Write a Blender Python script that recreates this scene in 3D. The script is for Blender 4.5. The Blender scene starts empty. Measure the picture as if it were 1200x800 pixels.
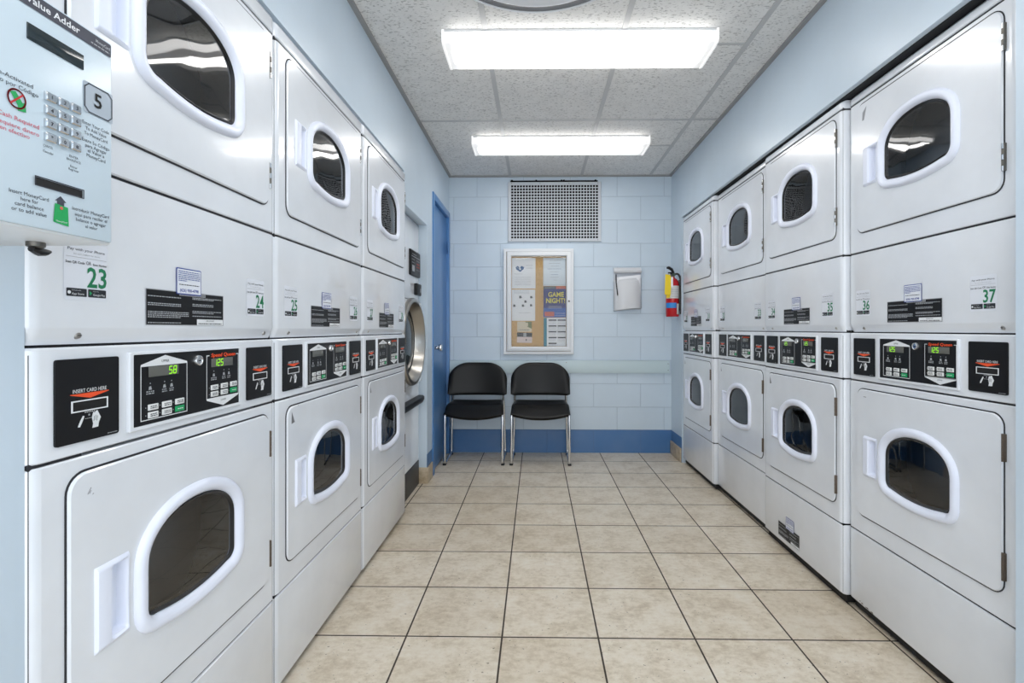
import bpy, bmesh, math, random
from mathutils import Vector, Matrix, noise
random.seed(7)
SC = bpy.context.scene
COL = SC.collection
PI = math.pi

# ------------------------------------------------------------------ colours / materials
def lin(r, g, b):
    def f(c):
        c /= 255.0
        return c / 12.92 if c <= 0.04045 else ((c + 0.055) / 1.055) ** 2.4
    return (f(r), f(g), f(b), 1.0)

MATS = {}
def mat(name, rgb=(200, 200, 200), rough=0.5, metal=0.0, coat=0.0, spec=0.5, emit=None, emit_s=0.0):
    m = bpy.data.materials.new(name)
    m.use_nodes = True
    p = m.node_tree.nodes['Principled BSDF']
    p.inputs['Base Color'].default_value = lin(*rgb)
    p.inputs['Roughness'].default_value = rough
    p.inputs['Metallic'].default_value = metal
    p.inputs['Coat Weight'].default_value = coat
    p.inputs['Coat Roughness'].default_value = 0.08
    p.inputs['Specular IOR Level'].default_value = spec
    if emit:
        p.inputs['Emission Color'].default_value = lin(*emit)
        p.inputs['Emission Strength'].default_value = emit_s
    MATS[name] = m
    return m

class NT:
    """tiny node helper"""
    def __init__(self, m):
        self.t = m.node_tree
        self.p = self.t.nodes.get('Principled BSDF')
    def n(self, kind, **kw):
        nd = self.t.nodes.new(kind)
        for k, v in kw.items():
            setattr(nd, k, v)
        return nd
    def l(self, a, b):
        self.t.links.new(a, b)
    def val(self, sock, v):
        sock.default_value = v
    def coords(self, scale=(1, 1, 1), rot=(0, 0, 0), loc=(0, 0, 0)):
        tc = self.n('ShaderNodeTexCoord')
        mp = self.n('ShaderNodeMapping')
        mp.inputs['Scale'].default_value = scale
        mp.inputs['Rotation'].default_value = rot
        mp.inputs['Location'].default_value = loc
        self.l(tc.outputs['Object'], mp.inputs['Vector'])
        return mp.outputs['Vector']
    def noise(self, vec, scale, detail=3, rough=0.55):
        nd = self.n('ShaderNodeTexNoise')
        nd.inputs['Scale'].default_value = scale
        nd.inputs['Detail'].default_value = detail
        nd.inputs['Roughness'].default_value = rough
        self.l(vec, nd.inputs['Vector'])
        return nd.outputs['Fac']
    def ramp(self, fac, stops):
        r = self.n('ShaderNodeValToRGB')
        el = r.color_ramp.elements
        while len(el) < len(stops):
            el.new(0.5)
        for e, (p, c) in zip(el, stops):
            e.position = p
            e.color = c
        self.l(fac, r.inputs['Fac'])
        return r.outputs['Color']
    def mix(self, fac, a, b, mode='MIX'):
        x = self.n('ShaderNodeMix', data_type='RGBA', blend_type=mode)
        for s, v in ((x.inputs['Factor'], fac), (x.inputs['A'], a), (x.inputs['B'], b)):
            pass
        ins = [x.inputs[0], x.inputs[6], x.inputs[7]]
        for s, v in zip(ins, (fac, a, b)):
            if hasattr(v, 'is_linked') or hasattr(v, 'links'):
                self.l(v, s)
            else:
                s.default_value = v
        return x.outputs[2]
    def math(self, op, a, b=0.0, clamp=False):
        x = self.n('ShaderNodeMath', operation=op, use_clamp=clamp)
        for s, v in zip(x.inputs, (a, b)):
            if hasattr(v, 'links'):
                self.l(v, s)
            else:
                s.default_value = v
        return x.outputs[0]
    def bump(self, h, strength=0.2, dist=0.01):
        b = self.n('ShaderNodeBump')
        b.inputs['Strength'].default_value = strength
        b.inputs['Distance'].default_value = dist
        self.l(h, b.inputs['Height'])
        self.l(b.outputs['Normal'], self.p.inputs['Normal'])

WHITE4, BLACK4 = (1, 1, 1, 1), (0, 0, 0, 1)

# white baked enamel of the dryers: faint orange peel, faint grime
m = mat('white_enamel', (227, 229, 234), 0.22, spec=0.5, coat=0.7)
t = NT(m); v = t.coords()
c = t.ramp(t.noise(v, 5, 4), [(0.35, lin(222, 225, 230)), (0.65, lin(229, 232, 237))])
t.l(c, t.p.inputs['Base Color'])
t.bump(t.noise(v, 9, 2), 0.05, 0.01)
mat('white_plastic', (230, 234, 247), 0.32)
mat('seam_dark', (38, 38, 42), 0.7)
mat('toe_black', (16, 16, 17), 0.7)
mat('rubber_black', (18, 18, 20), 0.4)
mat('panel_black', (17, 18, 21), 0.42, spec=0.3)
mat('slot_black', (6, 6, 7), 0.6)
mat('print_white', (226, 228, 230), 0.5)
mat('print_grey', (165, 168, 172), 0.5)
mat('print_dark', (58, 60, 66), 0.6)
mat('print_orange', (235, 82, 38), 0.5)
mat('print_green', (20, 120, 78), 0.5)
mat('badge_black', (22, 27, 36), 0.5)
mat('key_white', (228, 229, 228), 0.4)
mat('key_green', (24, 158, 96), 0.4)
mat('screen_grey', (98, 98, 94), 0.25)
mat('digit_green', (120, 200, 20), 0.5, emit=(150, 225, 20), emit_s=0.4)
mat('sticker_paper', (222, 225, 232), 0.45)
mat('label_blue', (44, 66, 150), 0.5)
mat('label_grey', (150, 152, 156), 0.5)
mat('chrome', (215, 216, 218), 0.12, metal=1.0)
mat('steel', (176, 172, 166), 0.28, metal=1.0)
mat('dull_steel', (120, 116, 110), 0.4, metal=1.0)
mat('rust_steel', (104, 92, 82), 0.55, metal=0.6)
mat('scuff_grey', (120, 121, 124), 0.7)

# drum: dark perforated steel
m = mat('drum_steel', (46, 47, 50), 0.45, metal=0.7)
t = NT(m); v = t.coords((1, 1, 1))
vo = t.n('ShaderNodeTexVoronoi'); vo.inputs['Scale'].default_value = 62; vo.inputs['Randomness'].default_value = 0.0
t.l(v, vo.inputs['Vector'])
c = t.ramp(vo.outputs['Distance'], [(0.22, lin(22, 23, 25)), (0.3, lin(50, 51, 54))])
t.l(c, t.p.inputs['Base Color'])

# dryer window pane: real see-through tinted pane with a mirror-like surface
def glass_mat(name, tint, rough=0.02, wob=0.0, ior=1.5):
    m = bpy.data.materials.new(name); m.use_nodes = True
    nt = m.node_tree; nt.nodes.clear()
    out = nt.nodes.new('ShaderNodeOutputMaterial')
    mx = nt.nodes.new('ShaderNodeMixShader')
    tr = nt.nodes.new('ShaderNodeBsdfTransparent'); tr.inputs['Color'].default_value = tint
    gl = nt.nodes.new('ShaderNodeBsdfGlossy'); gl.inputs['Roughness'].default_value = rough
    gl.inputs['Color'].default_value = (1, 1, 1, 1)
    fr = nt.nodes.new('ShaderNodeFresnel'); fr.inputs['IOR'].default_value = ior
    nt.links.new(fr.outputs[0], mx.inputs[0]); nt.links.new(tr.outputs[0], mx.inputs[1]); nt.links.new(gl.outputs[0], mx.inputs[2])
    nt.links.new(mx.outputs[0], out.inputs[0])
    if wob:
        tc = nt.nodes.new('ShaderNodeTexCoord'); nz = nt.nodes.new('ShaderNodeTexNoise'); bp = nt.nodes.new('ShaderNodeBump')
        nz.inputs['Scale'].default_value = 7; nz.inputs['Detail'].default_value = 0.5
        bp.inputs['Strength'].default_value = wob; bp.inputs['Distance'].default_value = 0.02
        nt.links.new(tc.outputs['Object'], nz.inputs['Vector']); nt.links.new(nz.outputs['Fac'], bp.inputs['Height'])
        nt.links.new(bp.outputs[0], gl.inputs['Normal']); nt.links.new(bp.outputs[0], fr.inputs['Normal'])
    MATS[name] = m
glass_mat('window_glass', (0.56, 0.57, 0.59, 1), 0.02, 0.10, 1.75)
glass_mat('case_glass', (0.93, 0.94, 0.94, 1), 0.01, 0.03, 1.35)

# painted walls: pale blue with a darker blue band along the floor
LIGHT_BLUE, MID_BLUE = lin(202, 216, 228), lin(66, 112, 164)
def wall_mat(name, block):
    m = mat(name, (186, 205, 221), 0.34)
    t = NT(m)
    tc = t.n('ShaderNodeTexCoord'); sx = t.n('ShaderNodeSeparateXYZ'); t.l(tc.outputs['Object'], sx.inputs[0])
    band = t.math('MULTIPLY', t.math('LESS_THAN', sx.outputs['Z'], 0.202), t.math('MULTIPLY', t.math('GREATER_THAN', sx.outputs['X'], -0.7635), t.math('LESS_THAN', sx.outputs['X'], 1.1725)))
    col = t.mix(band, LIGHT_BLUE, MID_BLUE)
    ns = t.noise(tc.outputs['Object'], 3.0, 4)
    col = t.mix(t.ramp(ns, [(0.3, (0.13, 0.13, 0.13, 1)), (0.7, BLACK4)]), col, lin(150, 160, 168), 'MIX')
    fine = t.noise(tc.outputs['Object'], 60, 3)
    if block:
        cb = t.n('ShaderNodeCombineXYZ')
        t.l(t.math('ADD', sx.outputs['X'], 0.314 + 0.4064 * 10), cb.inputs[0])
        t.l(t.math('ADD', sx.outputs['Z'], -1.007 + 0.2032 * 20), cb.inputs[1])
        br = t.n('ShaderNodeTexBrick'); br.offset = 0.5; br.offset_frequency = 2
        br.inputs['Scale'].default_value = 1.0
        br.inputs['Brick Width'].default_value = 0.4064
        br.inputs['Row Height'].default_value = 0.2032
        br.inputs['Mortar Size'].default_value = 0.0032
        br.inputs['Mortar Smooth'].default_value = 0.6
        t.l(cb.outputs[0], br.inputs['Vector'])
        col = t.mix(t.math('MULTIPLY', br.outputs['Fac'], 0.28), col, lin(96, 116, 136))
        h = t.math('SUBTRACT', t.math('MULTIPLY', fine, 0.12), br.outputs['Fac'])
        t.bump(h, 0.5, 0.006)
    else:
        t.bump(fine, 0.1, 0.004)
    t.l(col, t.p.inputs['Base Color'])
    return m
wall_mat('block_wall_paint', True)
wall_mat('smooth_wall_paint', False)
mat('door_blue', (80, 128, 182), 0.28)
mat('rail_paint', (196, 212, 216), 0.4)
mat('recess_shade', (34, 36, 40), 0.8)

# floor tile
m = mat('floor_tile', (200, 186, 165), 0.3)
t = NT(m)
tc = t.n('ShaderNodeTexCoord'); sx = t.n('ShaderNodeSeparateXYZ'); t.l(tc.outputs['Object'], sx.inputs[0])
TX, TY = 0.3355, 0.3244
cb = t.n('ShaderNodeCombineXYZ')
t.l(t.math('ADD', sx.outputs['X'], -0.2157 + TX * 20), cb.inputs[0])
t.l(t.math('ADD', sx.outputs['Y'], -1.697 + TY * 20), cb.inputs[1])
br = t.n('ShaderNodeTexBrick'); br.offset = 0.0
br.inputs['Scale'].default_value = 1.0
br.inputs['Brick Width'].default_value = TX; br.inputs['Row Height'].default_value = TY
br.inputs['Mortar Size'].default_value = 0.0033; br.inputs['Mortar Smooth'].default_value = 0.15
br.inputs['Color1'].default_value = (0.35, 0.35, 0.35, 1); br.inputs['Color2'].default_value = (0.65, 0.65, 0.65, 1)
t.l(cb.outputs[0], br.inputs['Vector'])
ob = tc.outputs['Object']
n1 = t.noise(ob, 7, 8, 0.68)
n2 = t.noise(t.coords((1, 1.5, 1)), 34, 6, 0.72)
mixn = t.math('ADD', t.math('MULTIPLY', n1, 0.55), t.math('MULTIPLY', n2, 0.45))
col = t.ramp(mixn, [(0.32, lin(184, 166, 142)), (0.44, lin(210, 196, 174)), (0.52, lin(226, 214, 195)), (0.64, lin(235, 227, 213))])
tone = t.ramp(br.outputs['Color'], [(0.3, lin(236, 232, 226)), (0.7, lin(255, 255, 255))])
col = t.mix(1.0, col, tone, 'MULTIPLY')
pit = t.noise(t.coords((1, 1.5, 1)), 80, 2, 0.5)
pm = t.math('MULTIPLY', t.math('GREATER_THAN', pit, 0.695), t.math('GREATER_THAN', t.noise(ob, 8, 2), 0.5))
col = t.mix(t.math('MULTIPLY', pm, 0.85), col, lin(96, 82, 66))
col = t.mix(br.outputs['Fac'], col, lin(60, 50, 42))
t.l(col, t.p.inputs['Base Color'])
t.l(t.ramp(br.outputs['Fac'], [(0, (0.3, 0.3, 0.3, 1)), (1, (0.85, 0.85, 0.85, 1))]), t.p.inputs['Roughness'])
h = t.math('SUBTRACT', t.math('MULTIPLY', mixn, 0.25), br.outputs['Fac'])
t.bump(h, 0.25, 0.004)
m = mat('tile_base', (186, 168, 140), 0.4)
t = NT(m); n1 = t.noise(t.coords(), 18, 5, 0.65)
t.l(t.ramp(n1, [(0.3, lin(160, 140, 112)), (0.7, lin(206, 190, 164))]), t.p.inputs['Base Color'])

# ceiling tile: grey-white with short fissures
m = mat('ceiling_tile', (224, 223, 221), 0.9)
t = NT(m)
f1 = t.noise(t.coords((0.5, 1, 1)), 150, 2, 0.5)
f2 = t.noise(t.coords(), 14, 3, 0.6)
fis = t.math('MULTIPLY', t.ramp(f1, [(0.57, BLACK4), (0.66, WHITE4)]), 0.62)
base = t.ramp(f2, [(0.3, lin(222, 221, 219)), (0.7, lin(232, 231, 229))])
t.l(t.mix(fis, base, lin(140, 138, 136)), t.p.inputs['Base Color'])
t.bump(t.math('SUBTRACT', t.noise(t.coords(), 130, 2), fis), 0.35, 0.004)
mat('grid_metal', (188, 188, 188), 0.45)
mat('angle_grey', (150, 150, 150), 0.6)
mat('vent_paint', (198, 202, 208), 0.45)
mat('vent_dark', (7, 7, 8), 0.9, spec=0.1)
mat('disc_grey', (126, 127, 130), 0.5)
mat('frame_white', (226, 228, 231), 0.3)
m = mat('cork', (196, 158, 104), 0.85)
t = NT(m); n1 = t.noise(t.coords(), 180, 3, 0.6)
t.l(t.ramp(n1, [(0.3, lin(186, 144, 90)), (0.65, lin(226, 188, 130))]), t.p.inputs['Base Color'])
mat('paper_white', (240, 241, 244), 0.7)
mat('paper_cool', (228, 236, 243), 0.7)
mat('poster_navy', (44, 52, 120), 0.55)
mat('poster_blue', (52, 96, 176), 0.55)
mat('poster_orange', (206, 104, 84), 0.55)
mat('poster_yellow', (236, 222, 70), 0.55)
mat('flyer_teal', (34, 128, 150), 0.55)
mat('card_green', (120, 128, 84), 0.55)
mat('card_cream', (220, 208, 184), 0.55)
mat('card_pink', (226, 210, 208), 0.55)
mat('logo_blue', (52, 92, 140), 0.55)
mat('label_pale', (188, 192, 200), 0.5)
mat('pocket_white', (214, 215, 218), 0.4)
mat('pen_black', (24, 24, 26), 0.35)
mat('vinyl_black', (9, 9, 10), 0.38, spec=0.28)
mat('glide_black', (20, 20, 20), 0.5)
mat('ext_red', (186, 20, 30), 0.25)
mat('ext_label', (214, 214, 212), 0.5)
mat('ext_blue', (40, 132, 206), 0.45)
mat('tag_yellow', (240, 208, 30), 0.5)
mat('gauge_green', (60, 78, 66), 0.4)
mat('kiosk_paint', (206, 217, 225), 0.35)
mat('kiosk_face', (202, 216, 225), 0.22)
mat('kiosk_edge', (226, 228, 230), 0.35)
mat('header_grey', (62, 64, 76), 0.45)
mat('ink', (48, 52, 62), 0.5)
mat('ink_red', (206, 70, 92), 0.5)
mat('red_ring', (196, 40, 44), 0.5)
mat('card_money', (24, 158, 84), 0.45)
mat('plate_silver', (176, 186, 196), 0.35, metal=0.3)
mat('lcd_dark', (40, 50, 54), 0.08)
mat('cloth_grey', (225, 226, 230), 0.9)
mat('tumbler_base', (58, 57, 56), 0.5)

# fluorescent wrap diffuser: two tubes glow through a ribbed acrylic lens, dimmer at the ends
m = bpy.data.materials.new('lamp_diffuser'); m.use_nodes = True
MATS['lamp_diffuser'] = m
t = NT(m); p = t.p
p.inputs['Base Color'].default_value = lin(235, 235, 235); p.inputs['Roughness'].default_value = 0.3
tc = t.n('ShaderNodeTexCoord'); sx = t.n('ShaderNodeSeparateXYZ'); t.l(tc.outputs['Object'], sx.inputs[0])
ax = t.math('ABSOLUTE', sx.outputs['X'])
endf = t.ramp(ax, [(0.565, WHITE4), (0.585, BLACK4)])
ty = t.math('ABSOLUTE', sx.outputs['Y'])
tube = t.ramp(ty, [(0.042, WHITE4), (0.062, (0.02, 0.02, 0.02, 1)), (0.108, (0.02, 0.02, 0.02, 1)), (0.113, (0.26, 0.26, 0.26, 1))])
em = t.math('MULTIPLY', endf, tube)
LAMP = 9.5
st = t.math('ADD', t.math('MULTIPLY', em, LAMP), 0.30)
p.inputs['Emission Color'].default_value = (1.0, 0.985, 0.96, 1)
t.l(st, p.inputs['Emission Strength'])
mat('lamp_white', (232, 232, 232), 0.4)
m = mat('lamp_endcap', (226, 227, 230), 0.3, emit=(255, 252, 246), emit_s=0.35)

# ------------------------------------------------------------------ mesh builder
CACHE = {}
TXT = {}
def text_geo(s, bold=False):
    key = (s, bold)
    if key not in TXT:
        cu = bpy.data.curves.new('tmp_text', 'FONT')
        cu.body = s; cu.size = 1.0; cu.resolution_u = 2
        cu.align_x = 'LEFT'; cu.space_line = 1.0
        if bold: cu.offset = 0.018
        ob = bpy.data.objects.new('tmp_text', cu)
        COL.objects.link(ob)
        dg = bpy.context.evaluated_depsgraph_get()
        me = bpy.data.meshes.new_from_object(ob.evaluated_get(dg))
        vs = [(q.co.x, q.co.y) for q in me.vertices]
        fs = [tuple(f.vertices) for f in me.polygons]
        bpy.data.objects.remove(ob); bpy.data.curves.remove(cu); bpy.data.meshes.remove(me)
        x0 = min(a for a, b in vs); x1 = max(a for a, b in vs)
        y0 = min(b for a, b in vs); y1 = max(b for a, b in vs)
        TXT[key] = (vs, fs, x0, x1, y0, y1)
    return TXT[key]

class MB:
    def __init__(self):
        self.v = []; self.f = []; self.mats = []
        self.xf = None
    def mi(self, m):
        if m not in self.mats: self.mats.append(m)
        return self.mats.index(m)
    def add(self, verts, faces, m, smooth=True):
        o = len(self.v); k = self.mi(m)
        if self.xf: verts = [tuple(self.xf @ Vector(p)) for p in verts]
        self.v.extend([tuple(p) for p in verts])
        self.f.extend([(tuple(i + o for i in f), k, smooth) for f in faces])
    def loft(self, rings, m, closed=True, caps=(True, True), skip=()):
        n = len(rings[0]); vs = [p for r in rings for p in r]; fs = []
        for a in range(len(rings) - 1):
            for i in range(n if closed else n - 1):
                if (a, i) in skip: continue
                j = (i + 1) % n
                fs.append((a * n + i, a * n + j, (a + 1) * n + j, (a + 1) * n + i))
        if caps[0]: fs.append(tuple(reversed(range(n))))
        if caps[1]: fs.append(tuple((len(rings) - 1) * n + i for i in range(n)))
        self.add(vs, fs, m)
    def box(self, x0, x1, y0, y1, z0, z1, m, b=0.0):
        if b <= 0:
            vs = [(x, y, z) for z in (z0, z1) for y in (y0, y1) for x in (x0, x1)]
            self.add(vs, [(0, 2, 3, 1), (4, 5, 7, 6), (0, 1, 5, 4), (2, 6, 7, 3), (0, 4, 6, 2), (1, 3, 7, 5)], m)
            return
        b = min(b, (x1 - x0) * .49, (y1 - y0) * .49, (z1 - z0) * .49)
        def rr(bx, z):
            pts = []
            r = b
            for cx, cy, a0 in ((x1 - b, y1 - b, 0), (x0 + b, y1 - b, 90), (x0 + b, y0 + b, 180), (x1 - b, y0 + b, 270)):
                for k in range(4):
                    a = math.radians(a0 + 30 * k)
                    pts.append((cx + (r - bx) * math.cos(a), cy + (r - bx) * math.sin(a), z))
            return pts
        h = b * .3
        self.loft([rr(b * .98, z0), rr(h, z0 + h), rr(0, z0 + b), rr(0, z1 - b), rr(h, z1 - h), rr(b * .98, z1)], m)
    def tube(self, path, r, m, seg=10, caps=True):
        pts = [Vector(p) for p in path]
        rad = r if isinstance(r, (list, tuple)) else [r] * len(pts)
        rings = []; nrm = None
        for i, p in enumerate(pts):
            d = (pts[min(i + 1, len(pts) - 1)] - pts[max(i - 1, 0)]).normalized()
            if nrm is None:
                a = Vector((0, 0, 1)) if abs(d.z) < .9 else Vector((1, 0, 0))
                nrm = d.cross(a).normalized()
            nrm = (nrm - d * nrm.dot(d)).normalized()
            bn = d.cross(nrm)
            rings.append([tuple(p + (nrm * math.cos(2 * PI * k / seg) + bn * math.sin(2 * PI * k / seg)) * rad[i]) for k in range(seg)])
        self.loft(rings, m, caps=(caps, caps))
    def lathe(self, prof, m, c=(0, 0, 0), axis='z', seg=32, caps=(True, True)):
        rings = []
        for r, h in prof:
            ring = []
            for k in range(seg):
                a = 2 * PI * k / seg
                u, w = r * math.cos(a), r * math.sin(a)
                if axis == 'z': q = (c[0] + u, c[1] + w, c[2] + h)
                elif axis == 'y': q = (c[0] + u, c[1] + h, c[2] + w)
                else: q = (c[0] + h, c[1] + u, c[2] + w)
                ring.append(q)
            rings.append(ring)
        self.loft(rings, m, caps=caps)
    def fill(self, outer, holes, y, m):
        """flat region in xz at depth y, with holes"""
        bm = bmesh.new()
        for loop in [outer] + list(holes):
            vs = [bm.verts.new((a, y, b)) for a, b in loop]
            for i in range(len(vs)): bm.edges.new((vs[i], vs[(i + 1) % len(vs)]))
        bmesh.ops.triangle_fill(bm, use_beauty=True, use_dissolve=False, edges=bm.edges[:], normal=(0, -1, 0))
        bm.verts.index_update()
        self.add([tuple(q.co) for q in bm.verts], [tuple(q.index for q in f.verts) for f in bm.faces], m)
        bm.free()
    def quad(self, x0, x1, z0, z1, y, m):
        self.add([(x0, y, z0), (x1, y, z0), (x1, y, z1), (x0, y, z1)], [(0, 1, 2, 3)], m, False)
    def poly(self, pts, y, m):
        self.add([(a, y, b) for a, b in pts], [tuple(range(len(pts)))], m, False)
    def rrect(self, x0, x1, z0, z1, r, y, m, n=5):
        self.poly(rr_loop(x0, x1, z0, z1, r, n), y, m)
    def outline(self, pts, w, y, m, closed=True):
        n = len(pts)
        for i in range(n if closed else n - 1):
            a = Vector((pts[i][0], pts[i][1])); b = Vector((pts[(i + 1) % n][0], pts[(i + 1) % n][1]))
            d = (b - a).normalized(); q = Vector((-d.y, d.x)) * (w / 2); e = d * (w / 2)
            self.add([(p.x, y, p.y) for p in (a - e + q, b + e + q, b + e - q, a - e - q)], [(0, 1, 2, 3)], m, False)
    def text(self, s, x, z, y, m, h=None, w=None, align='c', bold=False, shear=0.0):
        """text in the xz plane; h = cap height (m), w = forced width; (x, z) = anchor on the baseline"""
        vs, fs, x0, x1, y0, y1 = text_geo(s, bold)
        sy = (h / 0.70) if h else None
        sxx = (w / (x1 - x0)) if w else None
        if sy is None: sy = sxx
        if sxx is None: sxx = sy
        W = (x1 - x0) * sxx
        ox = x - x0 * sxx - (W / 2 if align == 'c' else (W if align == 'r' else 0))
        self.add([(ox + a * sxx + b * sy * shear, y, z + b * sy) for a, b in vs], fs, m, False)
    def bars(self, x0, x1, z, h, y, m, seed=1, gap=0.0):
        """illegible small print as a broken thin line"""
        r = random.Random(seed); x = x0
        while x < x1 - 1e-4:
            w = min(r.uniform(.002, .007), x1 - x)
            self.quad(x, x + w, z, z + h, y, m)
            x += w + h * .7
    def build(self, name, parent=None, loc=None, key=None, angle=38, recalc=True):
        me = bpy.data.meshes.new(name)
        me.from_pydata(self.v, [], [f for f, k, s in self.f])
        for mm in self.mats: me.materials.append(MATS[mm])
        for p, (f, k, s) in zip(me.polygons, self.f):
            p.material_index = k; p.use_smooth = s
        if recalc:
            bm = bmesh.new(); bm.from_mesh(me)
            bmesh.ops.recalc_face_normals(bm, faces=bm.faces[:])
            bm.to_mesh(me); bm.free()
        me.set_sharp_from_angle(angle=math.radians(angle))
        me.update()
        return link(name, me, parent, loc)

def link(name, me, parent=None, loc=None):
    o = bpy.data.objects.new(name, me); COL.objects.link(o)
    if parent: o.parent = parent
    if loc: o.location = loc
    return o

def part(name, key, parent, fn, loc=None):
    """a part whose mesh is shared by every copy of the same kind"""
    if key in CACHE:
        return link(name, CACHE[key], parent, loc)
    mb = MB(); fn(mb)
    o = mb.build(name, parent, loc)
    CACHE[key] = o.data
    return o

def thing(name, label, cat, loc=(0, 0, 0), rz=0.0, group=None):
    o = bpy.data.objects.new(name, None); COL.objects.link(o)
    o.empty_display_size = .1
    o.location = loc; o.rotation_euler = (0, 0, rz)
    return tag(o, label, cat, group)

def tag(o, label, cat, group=None):
    o['label'] = label; o['category'] = cat; o['kind'] = 'thing'
    if group: o['group'] = group
    return o

def struct(mb, name, parent=None):
    o = mb.build(name, parent)
    o['kind'] = 'structure'
    return o

def rr_loop(x0, x1, z0, z1, r, n=6):
    pts = []
    for cx, cz, a0 in ((x1 - r, z1 - r, 0), (x0 + r, z1 - r, 90), (x0 + r, z0 + r, 180), (x1 - r, z0 + r, 270)):
        for k in range(n + 1):
            a = math.radians(a0 + 90 * k / n)
            pts.append((cx + r * math.cos(a), cz + r * math.sin(a)))
    return pts

def smooth_path(pts, r=0.04, n=6):
    """polyline with rounded corners"""
    P = [Vector(p) for p in pts]; out = [tuple(P[0])]
    for i in range(1, len(P) - 1):
        a, b, c = P[i - 1], P[i], P[i + 1]
        ra = min(r, (a - b).length * .48, (c - b).length * .48)
        p0 = b + (a - b).normalized() * ra; p1 = b + (c - b).normalized() * ra
        for k in range(n + 1):
            u = k / n
            out.append(tuple(p0 * (1 - u) ** 2 + b * 2 * u * (1 - u) + p1 * u * u))
    out.append(tuple(P[-1]))
    return out

def smoothstep(a, b, x):
    u = max(0, min(1, (x - a) / (b - a)))
    return u * u * (3 - 2 * u)

# ------------------------------------------------------------------ the room
XL, XR, YB, ZC = -0.762, 1.171, 4.238, 2.41
YF = -1.35
mb = MB(); mb.box(-1.8, 2.2, YF - .1, YB + .2, -0.1, 0.0, 'floor_tile'); struct(mb, 'floor')
mb = MB(); mb.box(-1.8, 2.2, YF - .1, YB + .2, ZC, ZC + .1, 'ceiling_tile'); struct(mb, 'ceiling')
mb = MB(); mb.box(XL - .3, XR + .3, YB, YB + .15, 0, ZC, 'block_wall_paint'); struct(mb, 'wall_back')
mb = MB(); mb.box(-1.8, -.72, YF - .1, YF, 0, ZC, 'smooth_wall_paint'); mb.box(1.12, 2.2, YF - .1, YF, 0, ZC, 'smooth_wall_paint')
mb.box(-.72, 1.12, YF - .1, YF, 2.3, ZC, 'smooth_wall_paint'); struct(mb, 'wall_front')  # unseen wall; its wide opening is added to let fill daylight in
W = 'smooth_wall_paint'
mb = MB()
mb.box(-1.62, XL, YF, 0.712, 0, ZC, W)
mb.box(XL - .12, XL, 0.712, 2.795, 1.988, ZC, W)
mb.box(XL - .75, XL, 2.795, 3.38, 1.80, ZC, W)
mb.box(-1.62, XL, 3.38, 3.55, 0, ZC, W)
mb.box(-1.62, XL, 3.55, YB, 2.09, ZC, W)
mb.box(-1.62, XL - .14, 3.55, YB, 0, 2.09, W)
mb.box(-1.72, -1.62, YF, YB, 0, ZC, W)
struct(mb, 'wall_left')
mb = MB()
mb.box(XR, 2.02, YF, 1.207, 0, ZC, W)
mb.box(XR, XR + .055, 1.207, 3.938, 1.976, ZC, W)
mb.box(XR + .021, XR + .056, 1.208, 3.937, 1.972, 1.978, 'recess_shade')  # dark strip painting in the shade under the header
mb.box(XR, 2.02, 3.938, YB, 0, ZC, W)
mb.box(2.02, 2.12, YF, YB, 0, ZC, W)
struct(mb, 'wall_right')

# suspended ceiling: tee bars and wall angles
mb = MB()
zg0, zg1 = ZC - .004, ZC + .01
for x in (-0.228, 0.392, 0.985):
    mb.box(x - .012, x + .012, YF, YB - .012, zg0, zg1, 'grid_metal')
for y in (0.67, 1.89, 3.11):
    mb.box(XL + .015, XR - .015, y - .012, y + .012, zg0 + .001, zg1, 'grid_metal')
for y in (2.29, 3.55):
    mb.box(0.392, 0.985, y - .008, y + .008, zg0 + .001, zg1, 'grid_metal')
struct(mb, 'ceiling_grid')
mb = MB()
mb.box(XL, XL + .02, YF, YB, ZC - .012, ZC + .01, 'angle_grey'); struct(mb, 'trim_1')
mb = MB()
mb.box(XR - .02, XR, YF, YB, ZC - .012, ZC + .01, 'angle_grey'); struct(mb, 'trim_2')
mb = MB()
mb.box(XL, XR, YB - .016, YB, ZC - .012, ZC + .01, 'angle_grey'); struct(mb, 'trim_3')
# tile skirting
mb = MB()
mb.box(XL, XL + .01, 3.37, 3.53, 0, .112, 'tile_base', .003)
mb.box(-.85, XL + .01, 3.369, 3.38, 0, .112, 'tile_base', .003)
struct(mb, 'baseboard_left')
mb = MB(); mb.box(XR - .011, XR, 3.94, YB, 0, .112, 'tile_base', .003); struct(mb, 'baseboard_right')

# blue steel door in the left wall
mb = MB(); mb.box(XL - .06, XL - .014, 3.60, 4.185, 0.008, 2.032, 'door_blue', .003)
door = struct(mb, 'door_1')
mb = MB()
mb.box(XL - .12, XL + .01, 3.55, 3.60, 0, 2.085, 'door_blue', .004)
mb.box(XL - .12, XL + .01, 4.185, 4.235, 0, 2.085, 'door_blue', .004)
mb.box(XL - .12, XL + .01, 3.6, 4.185, 2.035, 2.085, 'door_blue', .004)
f = mb.build('door_frame', door); f['kind'] = 'structure'
mb = MB()
mb.lathe([(.001, .0), (.032, .0), (.032, .006), (.014, .012), (.012, .03), (.024, .038), (.028, .05), (.024, .062), (.001, .066)], 'chrome',
         (XL - .014, 3.665, .935), 'x', 24)
mb.box(XL - .016, XL - .011, 3.602, 3.63, .87, 1.0, 'dull_steel', .001)
mb.build('door_knob', door)
for z in (1.78, .3):
    mb = MB(); mb.tube([(XL + .004, 4.18, z - .05), (XL + .004, 4.18, z + .05)], .011, 'door_blue', 10)
    mb.build('hinge', door)

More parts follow.
